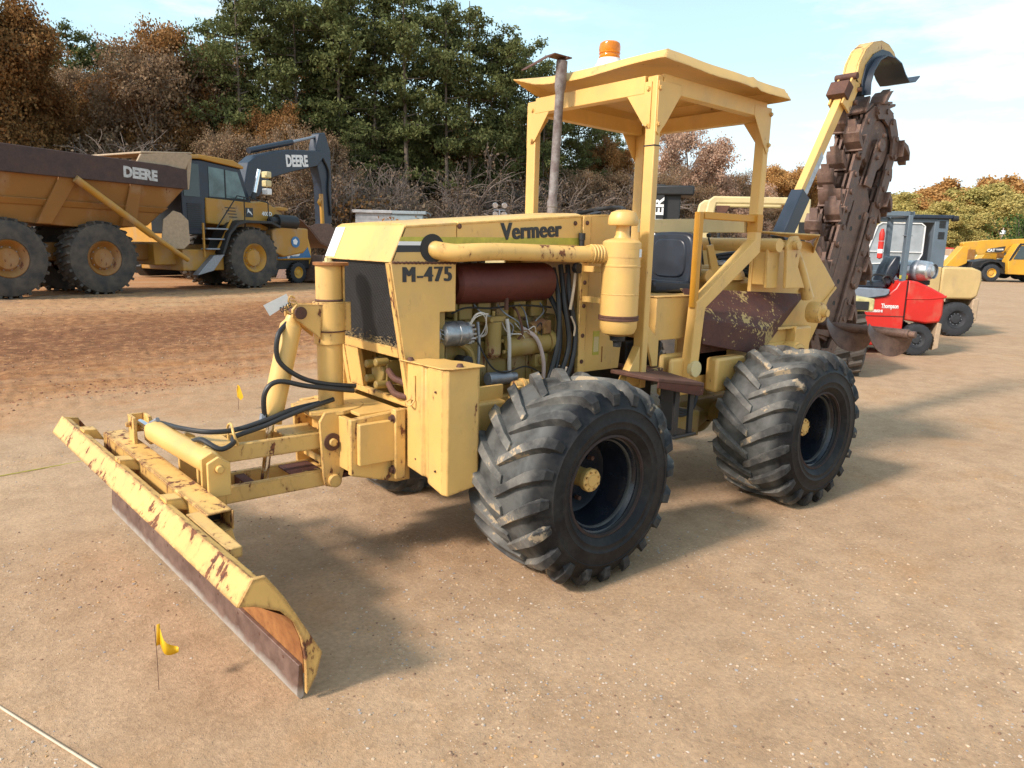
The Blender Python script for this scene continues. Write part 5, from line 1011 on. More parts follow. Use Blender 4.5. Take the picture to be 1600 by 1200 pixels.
for y in (-.3, 2.4): P(MB().py([(-5.6, .45), (-5.2, .05), (.4, .05), (.95, .45), (.4, .92), (-5.2, .92)], y, y + .6), 'track', 'black', EX, .05)
# ---- yellow loader partly hidden between truck and trencher
LD = thing('backhoe_loader', 'yellow loader with white lettering on a dark side panel, half hidden behind dump truck nose', 'loader', tuple(ground_at(470, 29)), 20)
P(MB().py([(-2.4, .9), (-2.4, 2.0), (-.6, 2.1), (.35, 1.95), (.55, 1.3), (.55, .9)], 0, 1.5), 'bonnet', 'telyel', LD, .06)
P(MB().py([(-1.2, .95), (-1.2, 1.55), (.3, 1.5), (.50, 1.0)], -.012, .01), 'side_panel', 'blue', LD, 0)
text('JCB', .40, (-.68, -.016, 1.08), (1, 0, 0), (0, 0, 1), 'white', LD, bold=.03, sx=.95, depth=.004)
P(MB().box(-2.8, .5, .1, 1.4, .55, .95), 'chassis', 'black', LD, .02)
simple_wheel(LD, -.2, .1, .42, .42, .3, .22, 'dark_tyre', 'telyel', -1, 20); simple_wheel(LD, -3.0, .1, .65, .65, .4, .32, 'dark_tyre', 'telyel', -1, 20)
P(MB().add([(.75, -.5, 1.1), (1.5, -.5, 1.0), (1.7, -.5, .18), (.25, -.5, .1), (.75, 1.8, 1.1), (1.5, 1.8, 1.0), (1.7, 1.8, .18), (.25, 1.8, .1)], [(0, 1, 2, 3), (7, 6, 5, 4), (0, 4, 5, 1), (1, 5, 6, 2), (2, 6, 7, 3), (3, 7, 4, 0)]), 'front_shovel', 'chain_rust', LD, .02)
P(MB().beam((-1.2, .3, 1.5), (.9, .2, .7), .12, .2), 'lift_arm', 'telyel', LD, .01)

# ---- red forklift
def wheel_pair(o, x, z, r, w, rimr, width, tm, rm, nl=24):
    simple_wheel(o, x, w / 2, z, r, w, rimr, tm, rm, -1, nl, .5, .012); simple_wheel(o, x, width - w / 2, z, r, w, rimr, tm, rm, 1, nl, .5, .012)
RF = thing('forklift', 'red forklift with black seat and silver gas bottle, lettered Thompson, behind the augers', 'forklift', (10.725, 2.971, 0), -45)
wheel_pair(RF, -.03, .275, .275, .20, .14, 1.05, 'dark_tyre', 'dark_tyre'); wheel_pair(RF, -1.75, .33, .33, .24, .16, 1.1, 'dark_tyre', 'dark_tyre')
cwm = MB(); prof = [(-.262, .60), (-.262, 1.285), (-.10, 1.26), (.12, 1.17), (.30, 1.08), (.385, 1.04), (.36, .98), (.365, .72), (.33, .58), (.1, .55)]
P(cwm.py(prof, .04, 1.02), 'counterweight', 'red', RF, .035)
P(MB().py([(-.262, .98), (.10, .985), (.385, 1.045), (.38, 1.0), (.10, .965), (-.262, .962)], .028, .05), 'counterweight_groove', 'red', RF, .008)
P(MB().py([(-.268, 1.285), (-.268, .15), (-1.35, .15), (-1.35, .80), (-.98, .93), (-.60, 1.0), (-.45, 1.14), (-.40, 1.25)], .04, 1.02), 'body', 'red', RF, .02)
P(MB().box(-1.34, -.275, .033, .041, .655, .665), 'panel_gap', 'black', RF, 0); P(MB().box(-.272, -.262, .035, .05, .58, 1.28), 'panel_gap', 'black', RF, 0)
P(MB().py([(-1.40, .95), (-1.40, 1.10), (-1.15, 1.135), (-.55, 1.12), (-.56, 1.04), (-.62, 1.005), (-.98, .94), (-1.2, .865)], .02, 1.04), 'floor_panel', 'seatgrey', RF, .015)
P(MB().py([(-1.22, .862), (-.98, .935), (-.62, 1.0), (-.55, 1.04), (-.62, 1.015), (-.98, .955), (-1.22, .885)], .012, .03), 'black_trim', 'black', RF, 0)
P(MB().py([(.26, .10), (.30, .58), (.37, .56), (.36, .14)], .05, 1.0), 'rear_guard', 'flap', RF, .01)
se = P(MB().py([(-1.02, 1.14), (-1.0, 1.21), (-.60, 1.25), (-.52, 1.20), (-.52, 1.13)], .30, .78), 'seat', 'vinyl', RF, .02)
MB().py([(-.60, 1.22), (-.52, 1.50), (-.42, 1.68), (-.32, 1.68), (-.34, 1.40), (-.46, 1.16)], .30, .78).build('backrest', 'vinyl', se, .03)
MB().tube([(-.50, .28, 1.32), (-.72, .27, 1.36), (-.80, .27, 1.30), (-.78, .28, 1.2)], .018, 8).tube([(-.40, .26, 1.2), (-.50, .26, 1.34), (-.6, .26, 1.3), (-.55, .26, 1.2)], .02, 8).build('armrest', 'black', se, 0)
P(MB().beam((-.335, .12, 1.25), (-.335, .12, 2.36), .13, .07).beam((-.335, .94, 1.25), (-.335, .94, 2.36), .13, .07), 'rear_pillar', 'flgrey', RF, .008)
P(MB().box(-.402, -.27, .082, .086, 1.30, 1.36), 'yellow_label', 'lime', RF, 0); P(MB().box(-.405, -.265, .08, .16, 2.02, 2.03), 'pillar_joint', 'greymetal', RF, 0)
P(MB().beam((-1.30, .12, 1.1), (-.92, .12, 2.36), .05, .08).beam((-1.30, .94, 1.1), (-.92, .94, 2.36), .05, .08), 'front_pillar', 'black', RF, .008)
P(MB().box(-1.0, -.28, .08, .16, 2.34, 2.42).box(-1.0, -.28, .90, .98, 2.34, 2.42).box(-1.02, -.92, .08, .98, 2.34, 2.42).box(-.36, -.27, .08, .98, 2.34, 2.42), 'guard_roof', 'flgrey', RF, .01)
for k in range(5): P(MB().box(-.88 + .11 * k, -.86 + .11 * k, .16, .9, 2.36, 2.40), 'roof_bar', 'flgrey', RF, 0)
P(MB().lathe([(.0, 0), (.045, .02), (.045, .30), (.0, .30)], (-.72, .20, 1.62), (0, 0, 1), 14), 'extinguisher', 'rope', RF, 0)
P(MB().lathe([(.046, 0), (.046, 1)], (-.72, .20, 1.72), (0, 0, .07), 14), 'white_band', 'white', RF, 0); P(MB().lathe([(.04, 0), (.046, .02), (.046, .12), (.02, .2)], (-.72, .20, 1.93), (0, 0, 1), 14), 'red_bottle_top', 'rope', RF, 0)
gb = P(MB().lathe([(0, -.01), (.10, 0), (.155, .05), (.172, .14), (.172, .46), (.155, .56), (.0, .62)], (.14, .12, 1.44), (-.62, .78, 0), 32, False) , 'gas_bottle', 'silver', RF, 0, 25)
MB().lathe([(.174, .20), (.180, .21), (.180, .30), (.174, .31)], (.14, .12, 1.44), (-.62, .78, 0), 32).lathe([(.12, -.03), (.128, -.03), (.128, .03), (.12, .03)], (.14, .12, 1.44), (-.62, .78, 0), 32).build('bottle_band', 'greymetal', gb, 0)
P(MB().box(-.1, .2, .3, .75, 1.20, 1.28), 'bottle_cradle', 'black', RF, .01)
text('Thompson', .105, (-.66, .036, .80), (1, 0, 0), (0, 0, 1), 'white', RF, bold=.003, sx=.62, depth=.002)
text('MITSUBISHI', .06, (-.93, .036, .725), (1, 0, 0), (0, 0, 1), 'white', RF, bold=.002, sx=1.0, depth=.002)
P(MB().beam((-1.35, .5, 1.15), (-1.2, .5, 1.5), .05).lathe([(.13, 0), (.15, .01), (.13, .02)], (-1.2, .5, 1.5), (-.5, 0, 1), 24), 'steering_wheel', 'black', RF, 0)
P(MB().box(-2.2, -2.05, .25, .35, .05, 2.3).box(-2.2, -2.05, .75, .85, .05, 2.3), 'mast', 'black', RF, .01)

# ---- tan forklift with a grey cab
TF = thing('forklift', 'tan forklift with closed blue-grey cab and white-edged windows, behind the red forklift', 'forklift', (14.764, 3.84, 0), -45)
wheel_pair(TF, -.05, .37, .37, .26, .19, 1.3, 'dark_tyre', 'dark_tyre'); wheel_pair(TF, -2.2, .42, .42, .3, .2, 1.35, 'dark_tyre', 'dark_tyre')
P(MB().py([(-.46, .80), (-.46, 1.47), (.15, 1.47), (.34, 1.40), (.37, 1.2), (.32, .86), (.2, .80)], .02, 1.28), 'counterweight', 'tancw', TF, .04)
P(MB().py([(-.70, .30), (-.70, 1.47), (-.465, 1.47), (-.465, .3)], .03, 1.26), 'engine_side', 'tancw', TF, .02)
P(MB().py([(.22, .30), (.24, .80), (.33, .84), (.37, .80), (.36, .35)], .02, 1.28), 'rear_fender', 'flap', TF, .02)
P(MB().py([(-2.5, .35), (-2.5, 1.3), (-.70, 1.47), (-.70, .35)], .05, 1.24), 'body', 'flgrey', TF, .02)
P(MB().box(-2.25, -.72, .06, 1.22, 1.30, 1.50), 'cab_base', 'flgrey', TF, .01)
P(MB().beam((-2.2, .1, 1.3), (-1.9, .1, 2.45), .08).beam((-2.2, 1.15, 1.3), (-1.9, 1.15, 2.45), .08).box(-.72, -.44, .04, 1.22, 1.45, 2.45).box(-1.90, -.44, .05, .09, 2.38, 2.46), 'cab_frame', 'flgrey', TF, .01)
wb = [(-2.06, 1.60), (-1.86, 2.30), (-1.78, 2.36), (-.98, 2.36), (-.90, 2.30), (-.90, 1.72), (-.98, 1.56), (-1.90, 1.50)]
P(MB().py(wb, .07, .08), 'side_window', 'bglass', TF, 0)
wf = MB(); 
for i in range(len(wb)): a_, b_ = wb[i], wb[(i + 1) % len(wb)]; wf.beam((a_[0], .055, a_[1]), (b_[0], .055, b_[1]), .022, .022)
wf.beam((-2.02, .05, 1.76), (-.90, .05, 1.76), .018, .018); P(wf, 'window_seal', 'white', TF, 0)
P(MB().box(-1.30, -1.22, .03, .06, 1.5, 2.38), 'window_bar', 'flgrey', TF, 0)
P(MB().box(-2.1, -.36, -.02, 1.30, 2.46, 2.54), 'cab_roof', 'navy', TF, .02); P(MB().cyl((-.40, .0, 2.47), (-.30, .0, 2.47), .06, n=14), 'rear_lamp', 'black', TF, 0)
for z in (2.28, 2.05):
    v = MB()
    for i in range(5): v.box(-.63, -.51, .025, .045, z + i * .03, z + .02 + i * .03)
    P(v, 'vent', 'black', TF, 0)
P(MB().box(-2.1, -1.9, .02, .06, 1.38, 1.48), 'small_vent', 'black', TF, 0)

# ---- cream tractor with roll bar, right behind the trencher
CT_ = thing('tractor', 'cream yellow tractor with square roll bar and muddy tyres, hidden behind the trencher', 'tractor', (7.563, 2.43, 0), -45)
simple_wheel(CT_, -.10, .30, .44, .44, .42, .22, 'mud_tyre', 'black', -1, 18, .5, .05).rotation_euler = (0, 0, rad(78)); simple_wheel(CT_, -.14, 1.6, .44, .44, .42, .22, 'mud_tyre', 'greymetal', 1, 18, .5, .05)
simple_wheel(CT_, -2.3, .30, .44, .44, .42, .22, 'mud_tyre', 'black', -1, 18, .5, .05); simple_wheel(CT_, -2.3, 1.6, .44, .44, .42, .22, 'mud_tyre', 'greymetal', 1, 18, .5, .05)
P(MB().box(-2.8, .14, .06, 1.7, .92, 1.10), 'deck', plain('mud_splashed_cream_paint', (.55, .48, .22), .7, var=.35, sc=9), CT_, .02); P(MB().box(-.22, .06, .045, .06, .94, 1.06), 'deck_opening', 'black', CT_, .01)
P(MB().box(-2.8, -.6, .55, 1.3, .3, 1.5), 'body', 'pale', CT_, .05)
P(MB().py([(-2.32, 1.5), (-2.16, 2.40), (-2.08, 2.46), (-.93, 2.46), (-.93, 2.36), (-2.04, 2.36), (-2.2, 1.5)], .4, .5).py([(-2.32, 1.5), (-2.16, 2.40), (-2.08, 2.46), (-.93, 2.46), (-.93, 2.36), (-2.04, 2.36), (-2.2, 1.5)], 1.3, 1.4), 'roll_bar', 'pale', CT_, .02)
P(MB().box(-.94, -.76, .35, .52, 1.40, 2.44), 'rear_column', 'pale', CT_, .02); P(MB().box(-.90, -.80, .335, .352, 1.85, 2.12), 'column_vent', 'black', CT_, 0)
P(MB().py([(-2.05, 2.33), (-1.85, 2.33), (-1.98, 2.1)], .4, .42), 'mirror_bracket', 'rust', CT_, 0)

# ---- black forklift mast with vertical letters
HY = thing('forklift', 'black forklift whose mast with white vertical letters shows behind the canopy posts', 'forklift', (ground_at(1047, 14.2).x, ground_at(1047, 14.2).y, .12), -50)
P(MB().box(-.22, .14, 0, .5, .9, 2.62), 'mast', 'black', HY, .02); P(MB().box(-.34, .38, -.1, .6, 2.58, 2.76), 'mast_head', 'black', HY, .03); P(MB().box(-.36, -.16, -.08, .0, .6, 2.78), 'letter_plate', 'black', HY, .01)
text('HYSTER', .24, (-.175, -.084, 1.50), (0, 0, 1), (-1, 0, 0), 'white', HY, bold=.008, sx=1.22, depth=.003)
P(MB().box(-.4, 2.0, .0, 1.4, .4, 1.5), 'body', 'black', HY, .05); wheel_pair(HY, .3, .4, .4, .3, .2, 1.5, 'dark_tyre', 'dark_tyre')
P(MB().lathe([(0, 0), (.10, .03), (.12, .12), (.08, .2), (0, .22)], (.9, .3, 2.32), (0, 0, 1), 18).cyl((.9, .3, 1.5), (.9, .3, 2.34), .03, n=8), 'work_lamp', 'black', HY, 0)

# ---- telehandlers at far right
def telehandler(label, loc, rz, txt, dark):
    o = thing('telehandler', label, 'telehandler', loc, rz)
    wheel_pair(o, .2, .60, .60, .45, .30, 2.2, 'dark_tyre', 'telyel'); wheel_pair(o, 3.7, .60, .60, .45, .30, 2.2, 'dark_tyre', 'telyel')
    P(MB().py([(-1.55, 2.50), (-1.5, 2.62), (.2, 2.82), (5.2, 3.05), (5.2, 2.62), (1.6, 2.40), (1.2, 1.95), (-1.0, 1.75), (-1.35, 1.9)], .75, 1.25), 'boom', 'telyel', o, .04)
    P(MB().py([(-2.75, .82), (-2.2, 1.55), (-1.6, 2.35), (-1.1, 2.3), (-1.2, 1.2), (-1.6, 1.0), (-2.0, .85)], .6, 1.4), 'boom_head', 'telyel', o, .04)
    P(MB().box(-1.25, -.75, .55, 1.45, 1.45, 2.15), 'carriage', 'bed_orange', o, .03)
    P(MB().py([(-1.1, .7), (-1.0, 1.3), (.3, 1.55), (1.6, 1.2), (4.4, 1.2), (4.4, .6), (1.2, .55), (-.6, .6)], .3, 1.9), 'chassis', 'black', o, .03)
    P(MB().strip([(-.65, -.02, .95), (-.45, -.02, 1.25), (0, -.02, 1.42), (.6, -.02, 1.35), (.95, -.02, 1.0)], .5, -.06), 'fender', 'black', o, .01)
    P(MB().py([(1.25, .55), (1.15, 1.45), (1.6, 2.40), (1.75, 2.6), (3.2, 2.6), (3.4, 1.4), (3.3, .5)], -.05, .72), 'cab', 'telyel', o, .04)
    P(MB().py([(1.45, 1.55), (1.85, 2.45), (3.05, 2.45), (3.15, 1.55)], -.07, -.04), 'cab_window', 'glass', o, .01)
    P(MB().py([(1.15, 1.45), (1.6, 2.40), (1.75, 2.62), (3.25, 2.62), (3.25, 2.52), (1.85, 2.52), (1.3, 1.5)], -.09, -.05), 'cab_trim', 'black', o, .01)
    if dark: P(MB().py([(-.02, 1.98), (.35, 2.25), (1.28, 2.42), (1.22, 2.10), (1.0, 1.98)], .72, .76), 'dark_panel', 'decal', o, 0)
    text(txt[0], .26, (.10, .71, 2.02), (1, 0, .05), (-.05, 0, 1), 'white', o, bold=.012, depth=.004)
    if len(txt) > 1: text(txt[1], .15, (.66, .71, 2.12), (1, 0, .05), (-.05, 0, 1), 'white', o, bold=.004, depth=.004)
    return o
telehandler('bright yellow telehandler at the right edge, lettered CAT on its boom', (54.52, 16.76, 0), -42, ('CAT', 'TH360B'), True)
o = telehandler('yellow telehandler behind the first, only its JCB boom top showing', (60.0, 15.9, 0), -42, ('JCB',), False); o.location = (57.9, 16.1, .15)

# ---- distant rows of parked machines
def small_machine(kind):
    o = thing('parked_machine', 'small distant machine', 'machine')
    c = {'white': 'white', 'cream': 'pale', 'yellow': 'telyel', 'red': 'red', 'tan': 'flap'}[kind]
    P(MB().py([(-2.2, .7), (-2.2, 1.5), (-.6, 1.6), (-.4, 2.5), (1.1, 2.55), (1.3, 1.4), (2.3, 1.3), (2.3, .7)], 0, 1.9), 'body', c, o, .05)
    P(MB().box(-.25, .95, -.02, 1.92, 1.65, 2.35), 'window', 'glass', o, 0)
    w = MB()
    for x in (-1.5, 1.5): w.cyl((x, -.1, .5), (x, 2.0, .5), .5, n=14)
    EACH.add('wheel'); P(w, 'wheel', 'dark_tyre', o, 0); EACH.discard('wheel'); return o
protos = {k: small_machine(k) for k in ('white', 'cream', 'yellow', 'red', 'tan')}
used = set(); r_ = random.Random(11)
for row, (d, y) in enumerate(((84, 0), (96, 0), (110, 0), (124, 0))):
    for i in range(11):
        k = r_.choice(['white', 'white', 'cream', 'cream', 'tan', 'tan', 'yellow', 'red'])
        px = 1340 + i * 29 + r_.uniform(-8, 8) + row * 4; p = ground_at(px, d + r_.uniform(-2, 2))
        o = protos[k] if k not in used else copy_tree(protos[k]); used.add(k)
        o.location = p; o.rotation_euler = (0, 0, rad(r_.choice([-40, 140, -50, 130]) + r_.uniform(-12, 12)))
        s = r_.uniform(.75, 1.15); o.scale = (s, s, s)
        o['label'] = {'white': 'small white machine in the distant rows parked before the far trees', 'cream': 'small cream machine in the distant rows parked before the far trees', 'tan': 'small dusty tan machine in the distant rows parked before the far trees', 'yellow': 'small bright yellow machine in the distant rows parked before the far trees', 'red': 'small red machine in the distant rows parked before the far trees'}[k]; o['group'] = 'distant %s machines in parked rows' % k
# ---- shed, light tower, pole, white building
sh = thing('shed', 'low grey block shed with flat roof, beyond the trencher hood', 'shed', (18.85, 39.5, 0), -38)
P(MB().box(0, 2.15, 0, 3.2, 0, 3.38), 'wall', 'conc', sh, .02); P(MB().box(2.16, 4.1, -.05, 3.1, 0, 3.36), 'side_wall', plain('blue_grey_sheet', (.26, .32, .34), .6, var=.2, sc=3), sh, .02)
P(MB().box(-.18, 2.25, -.15, 3.4, 3.38, 3.56), 'roof_edge', 'conc', sh, .02); P(MB().box(2.26, 4.3, -.15, 3.3, 3.36, 3.55), 'roof', plain('grey_roof_sheet', (.28, .33, .35), .5), sh, .02)
g_ = MB()
for i in range(1, 17): g_.box(0, 2.15, -.006, .0, i * .2, i * .2 + .02)
o = P(g_, 'block_joints', 'greymetal', sh, 0); o['kind'] = 'stuff'
lt = thing('light_tower', 'four round floodlights on a short pole against the woods', 'light tower', tuple(ground_at(779.5, 50)), -38)
P(MB().cyl((0, 0, 0), (0, 0, 3.95), .05, n=10).box(-.38, .38, -.03, .03, 3.93, 3.98), 'pole', 'greymetal', lt, 0)
P(MB().box(-.9, .9, -.6, .6, .3, 1.5), 'generator_box', 'pale', lt, .05)
for x, z in ((-.30, 4.25), (.32, 4.25), (-.28, 3.66), (.30, 3.66)): P(MB().lathe([(0, 0), (.17, .0), (.19, .03), (.12, .16), (0, .2)], (x, -.02, z), (-.1, .95, .1), 18), 'floodlight', 'silver', lt, 0)
po = thing('utility_pole', 'thin wooden utility pole with a white lamp before the far autumn trees', 'utility pole', tuple(ground_at(1560, 118)))
P(MB().cyl((0, 0, 0), (0.5, 0, 6.2), .14, .10, n=8), 'pole', plain('weathered_pole', (.42, .32, .24), .9), po, 0); P(MB().box(.1, .9, -.3, .3, 5.2, 5.8), 'lamp', 'white', po, .05)
wbld = thing('white_building', 'small bright white building far behind the yellow telehandler', 'building', tuple(ground_at(1576, 132)), -35)
P(MB().box(-2.6, 2.6, 0, 6, 0, 3.0), 'wall', 'white', wbld, 0); P(MB().prism([(-2.9, -.3, 3.0), (2.9, -.3, 3.0), (0, -.3, 4.6)], (0, 6.6, 0)), 'roof', 'white', wbld, 0)

# ---- marking flags and string lines
def flag(label, loc, h, pts):
    o = thing('marker_flag', label, 'flag', loc)
    P(MB().tube([(0, 0, 0), (0, 0, h)], .0012, 5, 0), 'wire_stem', 'black', o, 0); P(MB().strip(pts[0], pts[1], .0012), 'flag_sheet', 'flag', o, 0); return o
fl1 = thing('marker_flag', 'curled yellow marker flag on a thin wire in front of the dozer blade', 'flag', (-2.045, .385, 0), -42)
P(MB().tube([(0, 0, 0), (0.002, 0, .12), (0, 0, .27)], .0011, 6, 0), 'wire_stem', 'rust', fl1, 0)
vs = []; fs = []
for i in range(13):
    t = i / 12; x = .002 + .012 * min(1, t * 4) + max(0, t - .25) * .095; w = .085 if t < .25 else .085 * (1 - .72 * (t - .25)); z0 = .185 if t < .25 else .185 - .035 * math.sin((t - .25) * 3.2) ; y = .010 * math.sin(t * 9)
    if t >= .25: w = .07 * (1 - t) + .018
    vs += [(x, y, z0), (x + (.004 if t < .25 else 0), y + .004, z0 + w)]
for i in range(12): fs.append((2 * i, 2 * i + 2, 2 * i + 3, 2 * i + 1))
o = P(MB().add(vs, fs), 'flag_sheet', 'flag', fl1, 0); so = o.modifiers.new('s', 'SOLIDIFY'); so.thickness = .0012
fl2 = thing('marker_flag', 'small yellow marker flag on the sand beyond the dozer blade', 'flag', (-.17, 4.97, 0), -42)
P(MB().tube([(0, 0, 0), (0, 0, .24)], .002, 6, 0), 'wire_stem', 'rust', fl2, 0)
P(MB().add([(0, 0, .26), (.02, .004, .24), (.055, 0, .13), (.03, -.006, .10), (-.01, .002, .13), (-.012, .0, .2), (0, .0012, .26), (.02, .0052, .24), (.055, .0012, .13), (.03, -.0048, .10), (-.01, .0032, .13), (-.012, .0012, .2)], [(0, 1, 2, 3, 4, 5), (11, 10, 9, 8, 7, 6)]), 'flag_sheet', 'flag', fl2, 0)
tag(MB().tube([(-3.4, 2.9, .006), (-2.53, .60, .006), (-2.32, .05, .006), (-2.0, -.8, .006)], .0045, 6, 4).build('marking_line', 'string', None, 0), 'pale string line lying on the sand in the lower left corner', 'string')
tag(MB().tube([(-2.7, 3.7, .006), (-2.27, 3.75, .006), (-1.83, 3.82, .006), (-1.5, 3.85, .004)], .004, 6, 4).build('marking_line', 'lime', None, 0), 'faint yellow string line on the sand left of the dozer blade', 'string')
tag(MB().tube([(2.82, 1.45, .01), (2.90, 1.37, .02), (2.98, 1.36, .012), (3.0, 1.40, .01)], .004, 6, 4).build('bent_wire', 'black', None, 0), 'short bent black wire lying on the sand right of the rear wheel', 'wire')

# ================================================================== trees
def leaf_mat(name, c0, c1, c2, v=.35):
    a = Mt(name); oi = a.n('ShaderNodeObjectInfo'); g = a.n('ShaderNodeNewGeometry'); n1 = a.noise(.45, 3, .6)
    col = a.mix(a.ramp(n1, .35, .65), c0, c1); col = a.mix(a.math('MULTIPLY', g.outputs['Random Per Island'], .55), col, c2); col = a.mix(a.math('MULTIPLY', oi.outputs['Random'], v), col, c1)
    m = a.set(col, .75); a.b.inputs['Specular IOR Level'].default_value = .2
    tr = a.n('ShaderNodeBsdfTranslucent'); a.link(col, tr.inputs['Color']); mx_ = a.n('ShaderNodeMixShader'); mx_.inputs[0].default_value = .25
    a.link(a.b.outputs[0], mx_.inputs[1]); a.link(tr.outputs[0], mx_.inputs[2]); a.link(mx_.outputs[0], a.t.nodes['Material Output'].inputs['Surface']); return m
LM = {'pine': leaf_mat('pine_needles', (.062, .086, .028), (.13, .148, .045), (.18, .17, .07)),
      'rust': leaf_mat('rust_oak_leaves', (.23, .092, .030), (.38, .185, .06), (.17, .14, .06)),
      'brown': leaf_mat('brown_dead_leaves', (.22, .13, .072), (.30, .185, .10), (.24, .20, .13)),
      'orange': leaf_mat('orange_autumn_leaves', (.48, .23, .065), (.58, .32, .11), (.42, .28, .12)),
      'gold': leaf_mat('yellow_green_autumn_leaves', (.42, .36, .11), (.56, .42, .14), (.36, .36, .13)),  # leaf colour lightened to stand in for haze on the far trees
      'pink': leaf_mat('pinkish_autumn_leaves', (.50, .31, .21), (.60, .38, .26), (.42, .33, .24)),
      'dead': leaf_mat('dead_brush_leaves', (.125, .085, .055), (.19, .125, .078), (.15, .13, .09)),
      'green': leaf_mat('green_shrub_leaves', (.05, .10, .02), (.08, .13, .03), (.10, .14, .04))}
bark = plain('grey_brown_bark', (.13, .10, .075), .9, var=.3, sc=3); twig = plain('grey_brown_twigs', (.28, .22, .175), .9, var=.35, sc=1.2)
M['bark'] = bark; M['twig'] = twig; M['brush_twig'] = plain('dull_brush_twigs', (.185, .145, .12), .9, var=.4, sc=1.2)
def quads(centres, size, asp, up_bias, r):
    n = len(centres); a = r.normal(size=(n, 3)); a[:, 2] *= up_bias; a /= np.linalg.norm(a, axis=1)[:, None]
    b = r.normal(size=(n, 3)); b -= a * (a * b).sum(1)[:, None]; b /= np.linalg.norm(b, axis=1)[:, None]
    s = size * (.6 + .8 * r.random(n))[:, None]; a = a * s * asp; b = b * s
    v = np.stack([centres - a - b * .6, centres + a * .1 - b, centres + a, centres + a * .1 + b], 1).reshape(-1, 3); return v
def mesh_quads(name, v, m):
    n = len(v) // 4; me = bpy.data.meshes.new(name); me.vertices.add(n * 4); me.vertices.foreach_set('co', v.astype(np.float32).ravel()); me.loops.add(n * 4); me.loops.foreach_set('vertex_index', np.arange(n * 4, dtype=np.int32))
    me.polygons.add(n); me.polygons.foreach_set('loop_start', np.arange(0, n * 4, 4, dtype=np.int32)); me.materials.append(m); me.update(); me.validate(); return me
def pine(seed, H=18., full=1.):
    r = np.random.default_rng(seed); q = random.Random(seed); mb = MB(); bend = q.uniform(-.5, .5), q.uniform(-.5, .5)
    def tp(t): return Vector((bend[0] * math.sin(t * 2.2), bend[1] * math.sin(t * 1.7), t * H))
    mb.tube([tp(i / 7) for i in range(8)], lambda t: .20 * (1 - t) + .03, 7, 2); C_ = []
    for i in range(int(50 * full)):
        t = .30 + .68 * (i / (50 * full)) ** .85; L_ = (3.3 * math.sin(math.pi * min(1, (1.04 - t) * 1.15)) ** .8 + .35) * q.uniform(.35, 1.2) * (.55 if t < .42 and q.random() < .5 else 1); az = q.random() * 6.283
        d = Vector((math.cos(az), math.sin(az), q.uniform(-.05, .45))); p = tp(t); e = p + d * L_; m_ = p + d * L_ * .55 + Vector((0, 0, -.12 * L_ * .3))
        mb.tube([p, m_, e], lambda k: .045 * (1 - k) + .012, 3, 2, False)
        for k in range(int(5 + L_ * 3.2)):
            u = .30 + .75 * q.random(); c = p.lerp(e, u) + Vector((q.gauss(0, .30), q.gauss(0, .30), q.gauss(.12, .16))) * (L_ / 3 + .35); rr2 = q.uniform(.22, .5)
            C_.append(np.array(c) + r.normal(size=(24, 3)) * np.array([rr2, rr2, rr2 * .5]) * .75)
    C_ = np.concatenate(C_); v = quads(C_, .066, 2.0, .8, r); return mb.mesh('trunk', 'bark', 0), mesh_quads('crown', v, LM['pine'])
def broad(seed, kind, H=15., dens=1., wide=.30, low=.18, leaf=.075):
    r = np.random.default_rng(seed); q = random.Random(seed); mb = MB(); C_ = []
    mb.tube([(0, 0, 0), (q.uniform(-.2, .2), q.uniform(-.2, .2), H * .3), (q.uniform(-.4, .4), q.uniform(-.4, .4), H * .62), (q.uniform(-.6, .6), 0, H * .93)], lambda t: .24 * (1 - t) + .03, 7, 3)
    blobs = [(q.uniform(-1, 1) * H * wide * .62, q.uniform(-1, 1) * H * wide * .62, H * q.uniform(low + .1, .86), H * q.uniform(.07, .16)) for _ in range(26)] + [(0, 0, H * .87, H * .12)]
    for bx_, by_, bz_, br_ in blobs:
        s0 = Vector((0, 0, bz_ * q.uniform(.45, .75))); e = Vector((bx_, by_, bz_)); mb.tube([s0, s0.lerp(e, .5) + Vector((0, 0, -.3)), e], lambda k: .07 * (1 - k) + .018, 4, 3, False)
        for k in range(14):
            d = Vector((q.gauss(0, 1), q.gauss(0, 1), q.gauss(.45, 1))).normalized() * br_ * q.uniform(.7, 1.25); mb.tube([e - d * .1, e + d * .5 + Vector((q.uniform(-.2, .2), q.uniform(-.2, .2), .1)), e + d], lambda k: .022 * (1 - k) + .007, 3, 2, False)
            for j in range(int(5 * dens) + (q.random() < (5 * dens) % 1)):
                c = e + d * q.uniform(.45, 1.05); C_.append(np.array(c) + r.normal(size=(int(34), 3)) * np.array([.36, .36, .28]))
    tm = mb.mesh('trunk', 'twig' if dens < 2 else 'bark', 0)
    if not C_: return tm, None
    return tm, mesh_quads('crown', quads(np.concatenate(C_), leaf, 1.1, 1, r), LM[kind])
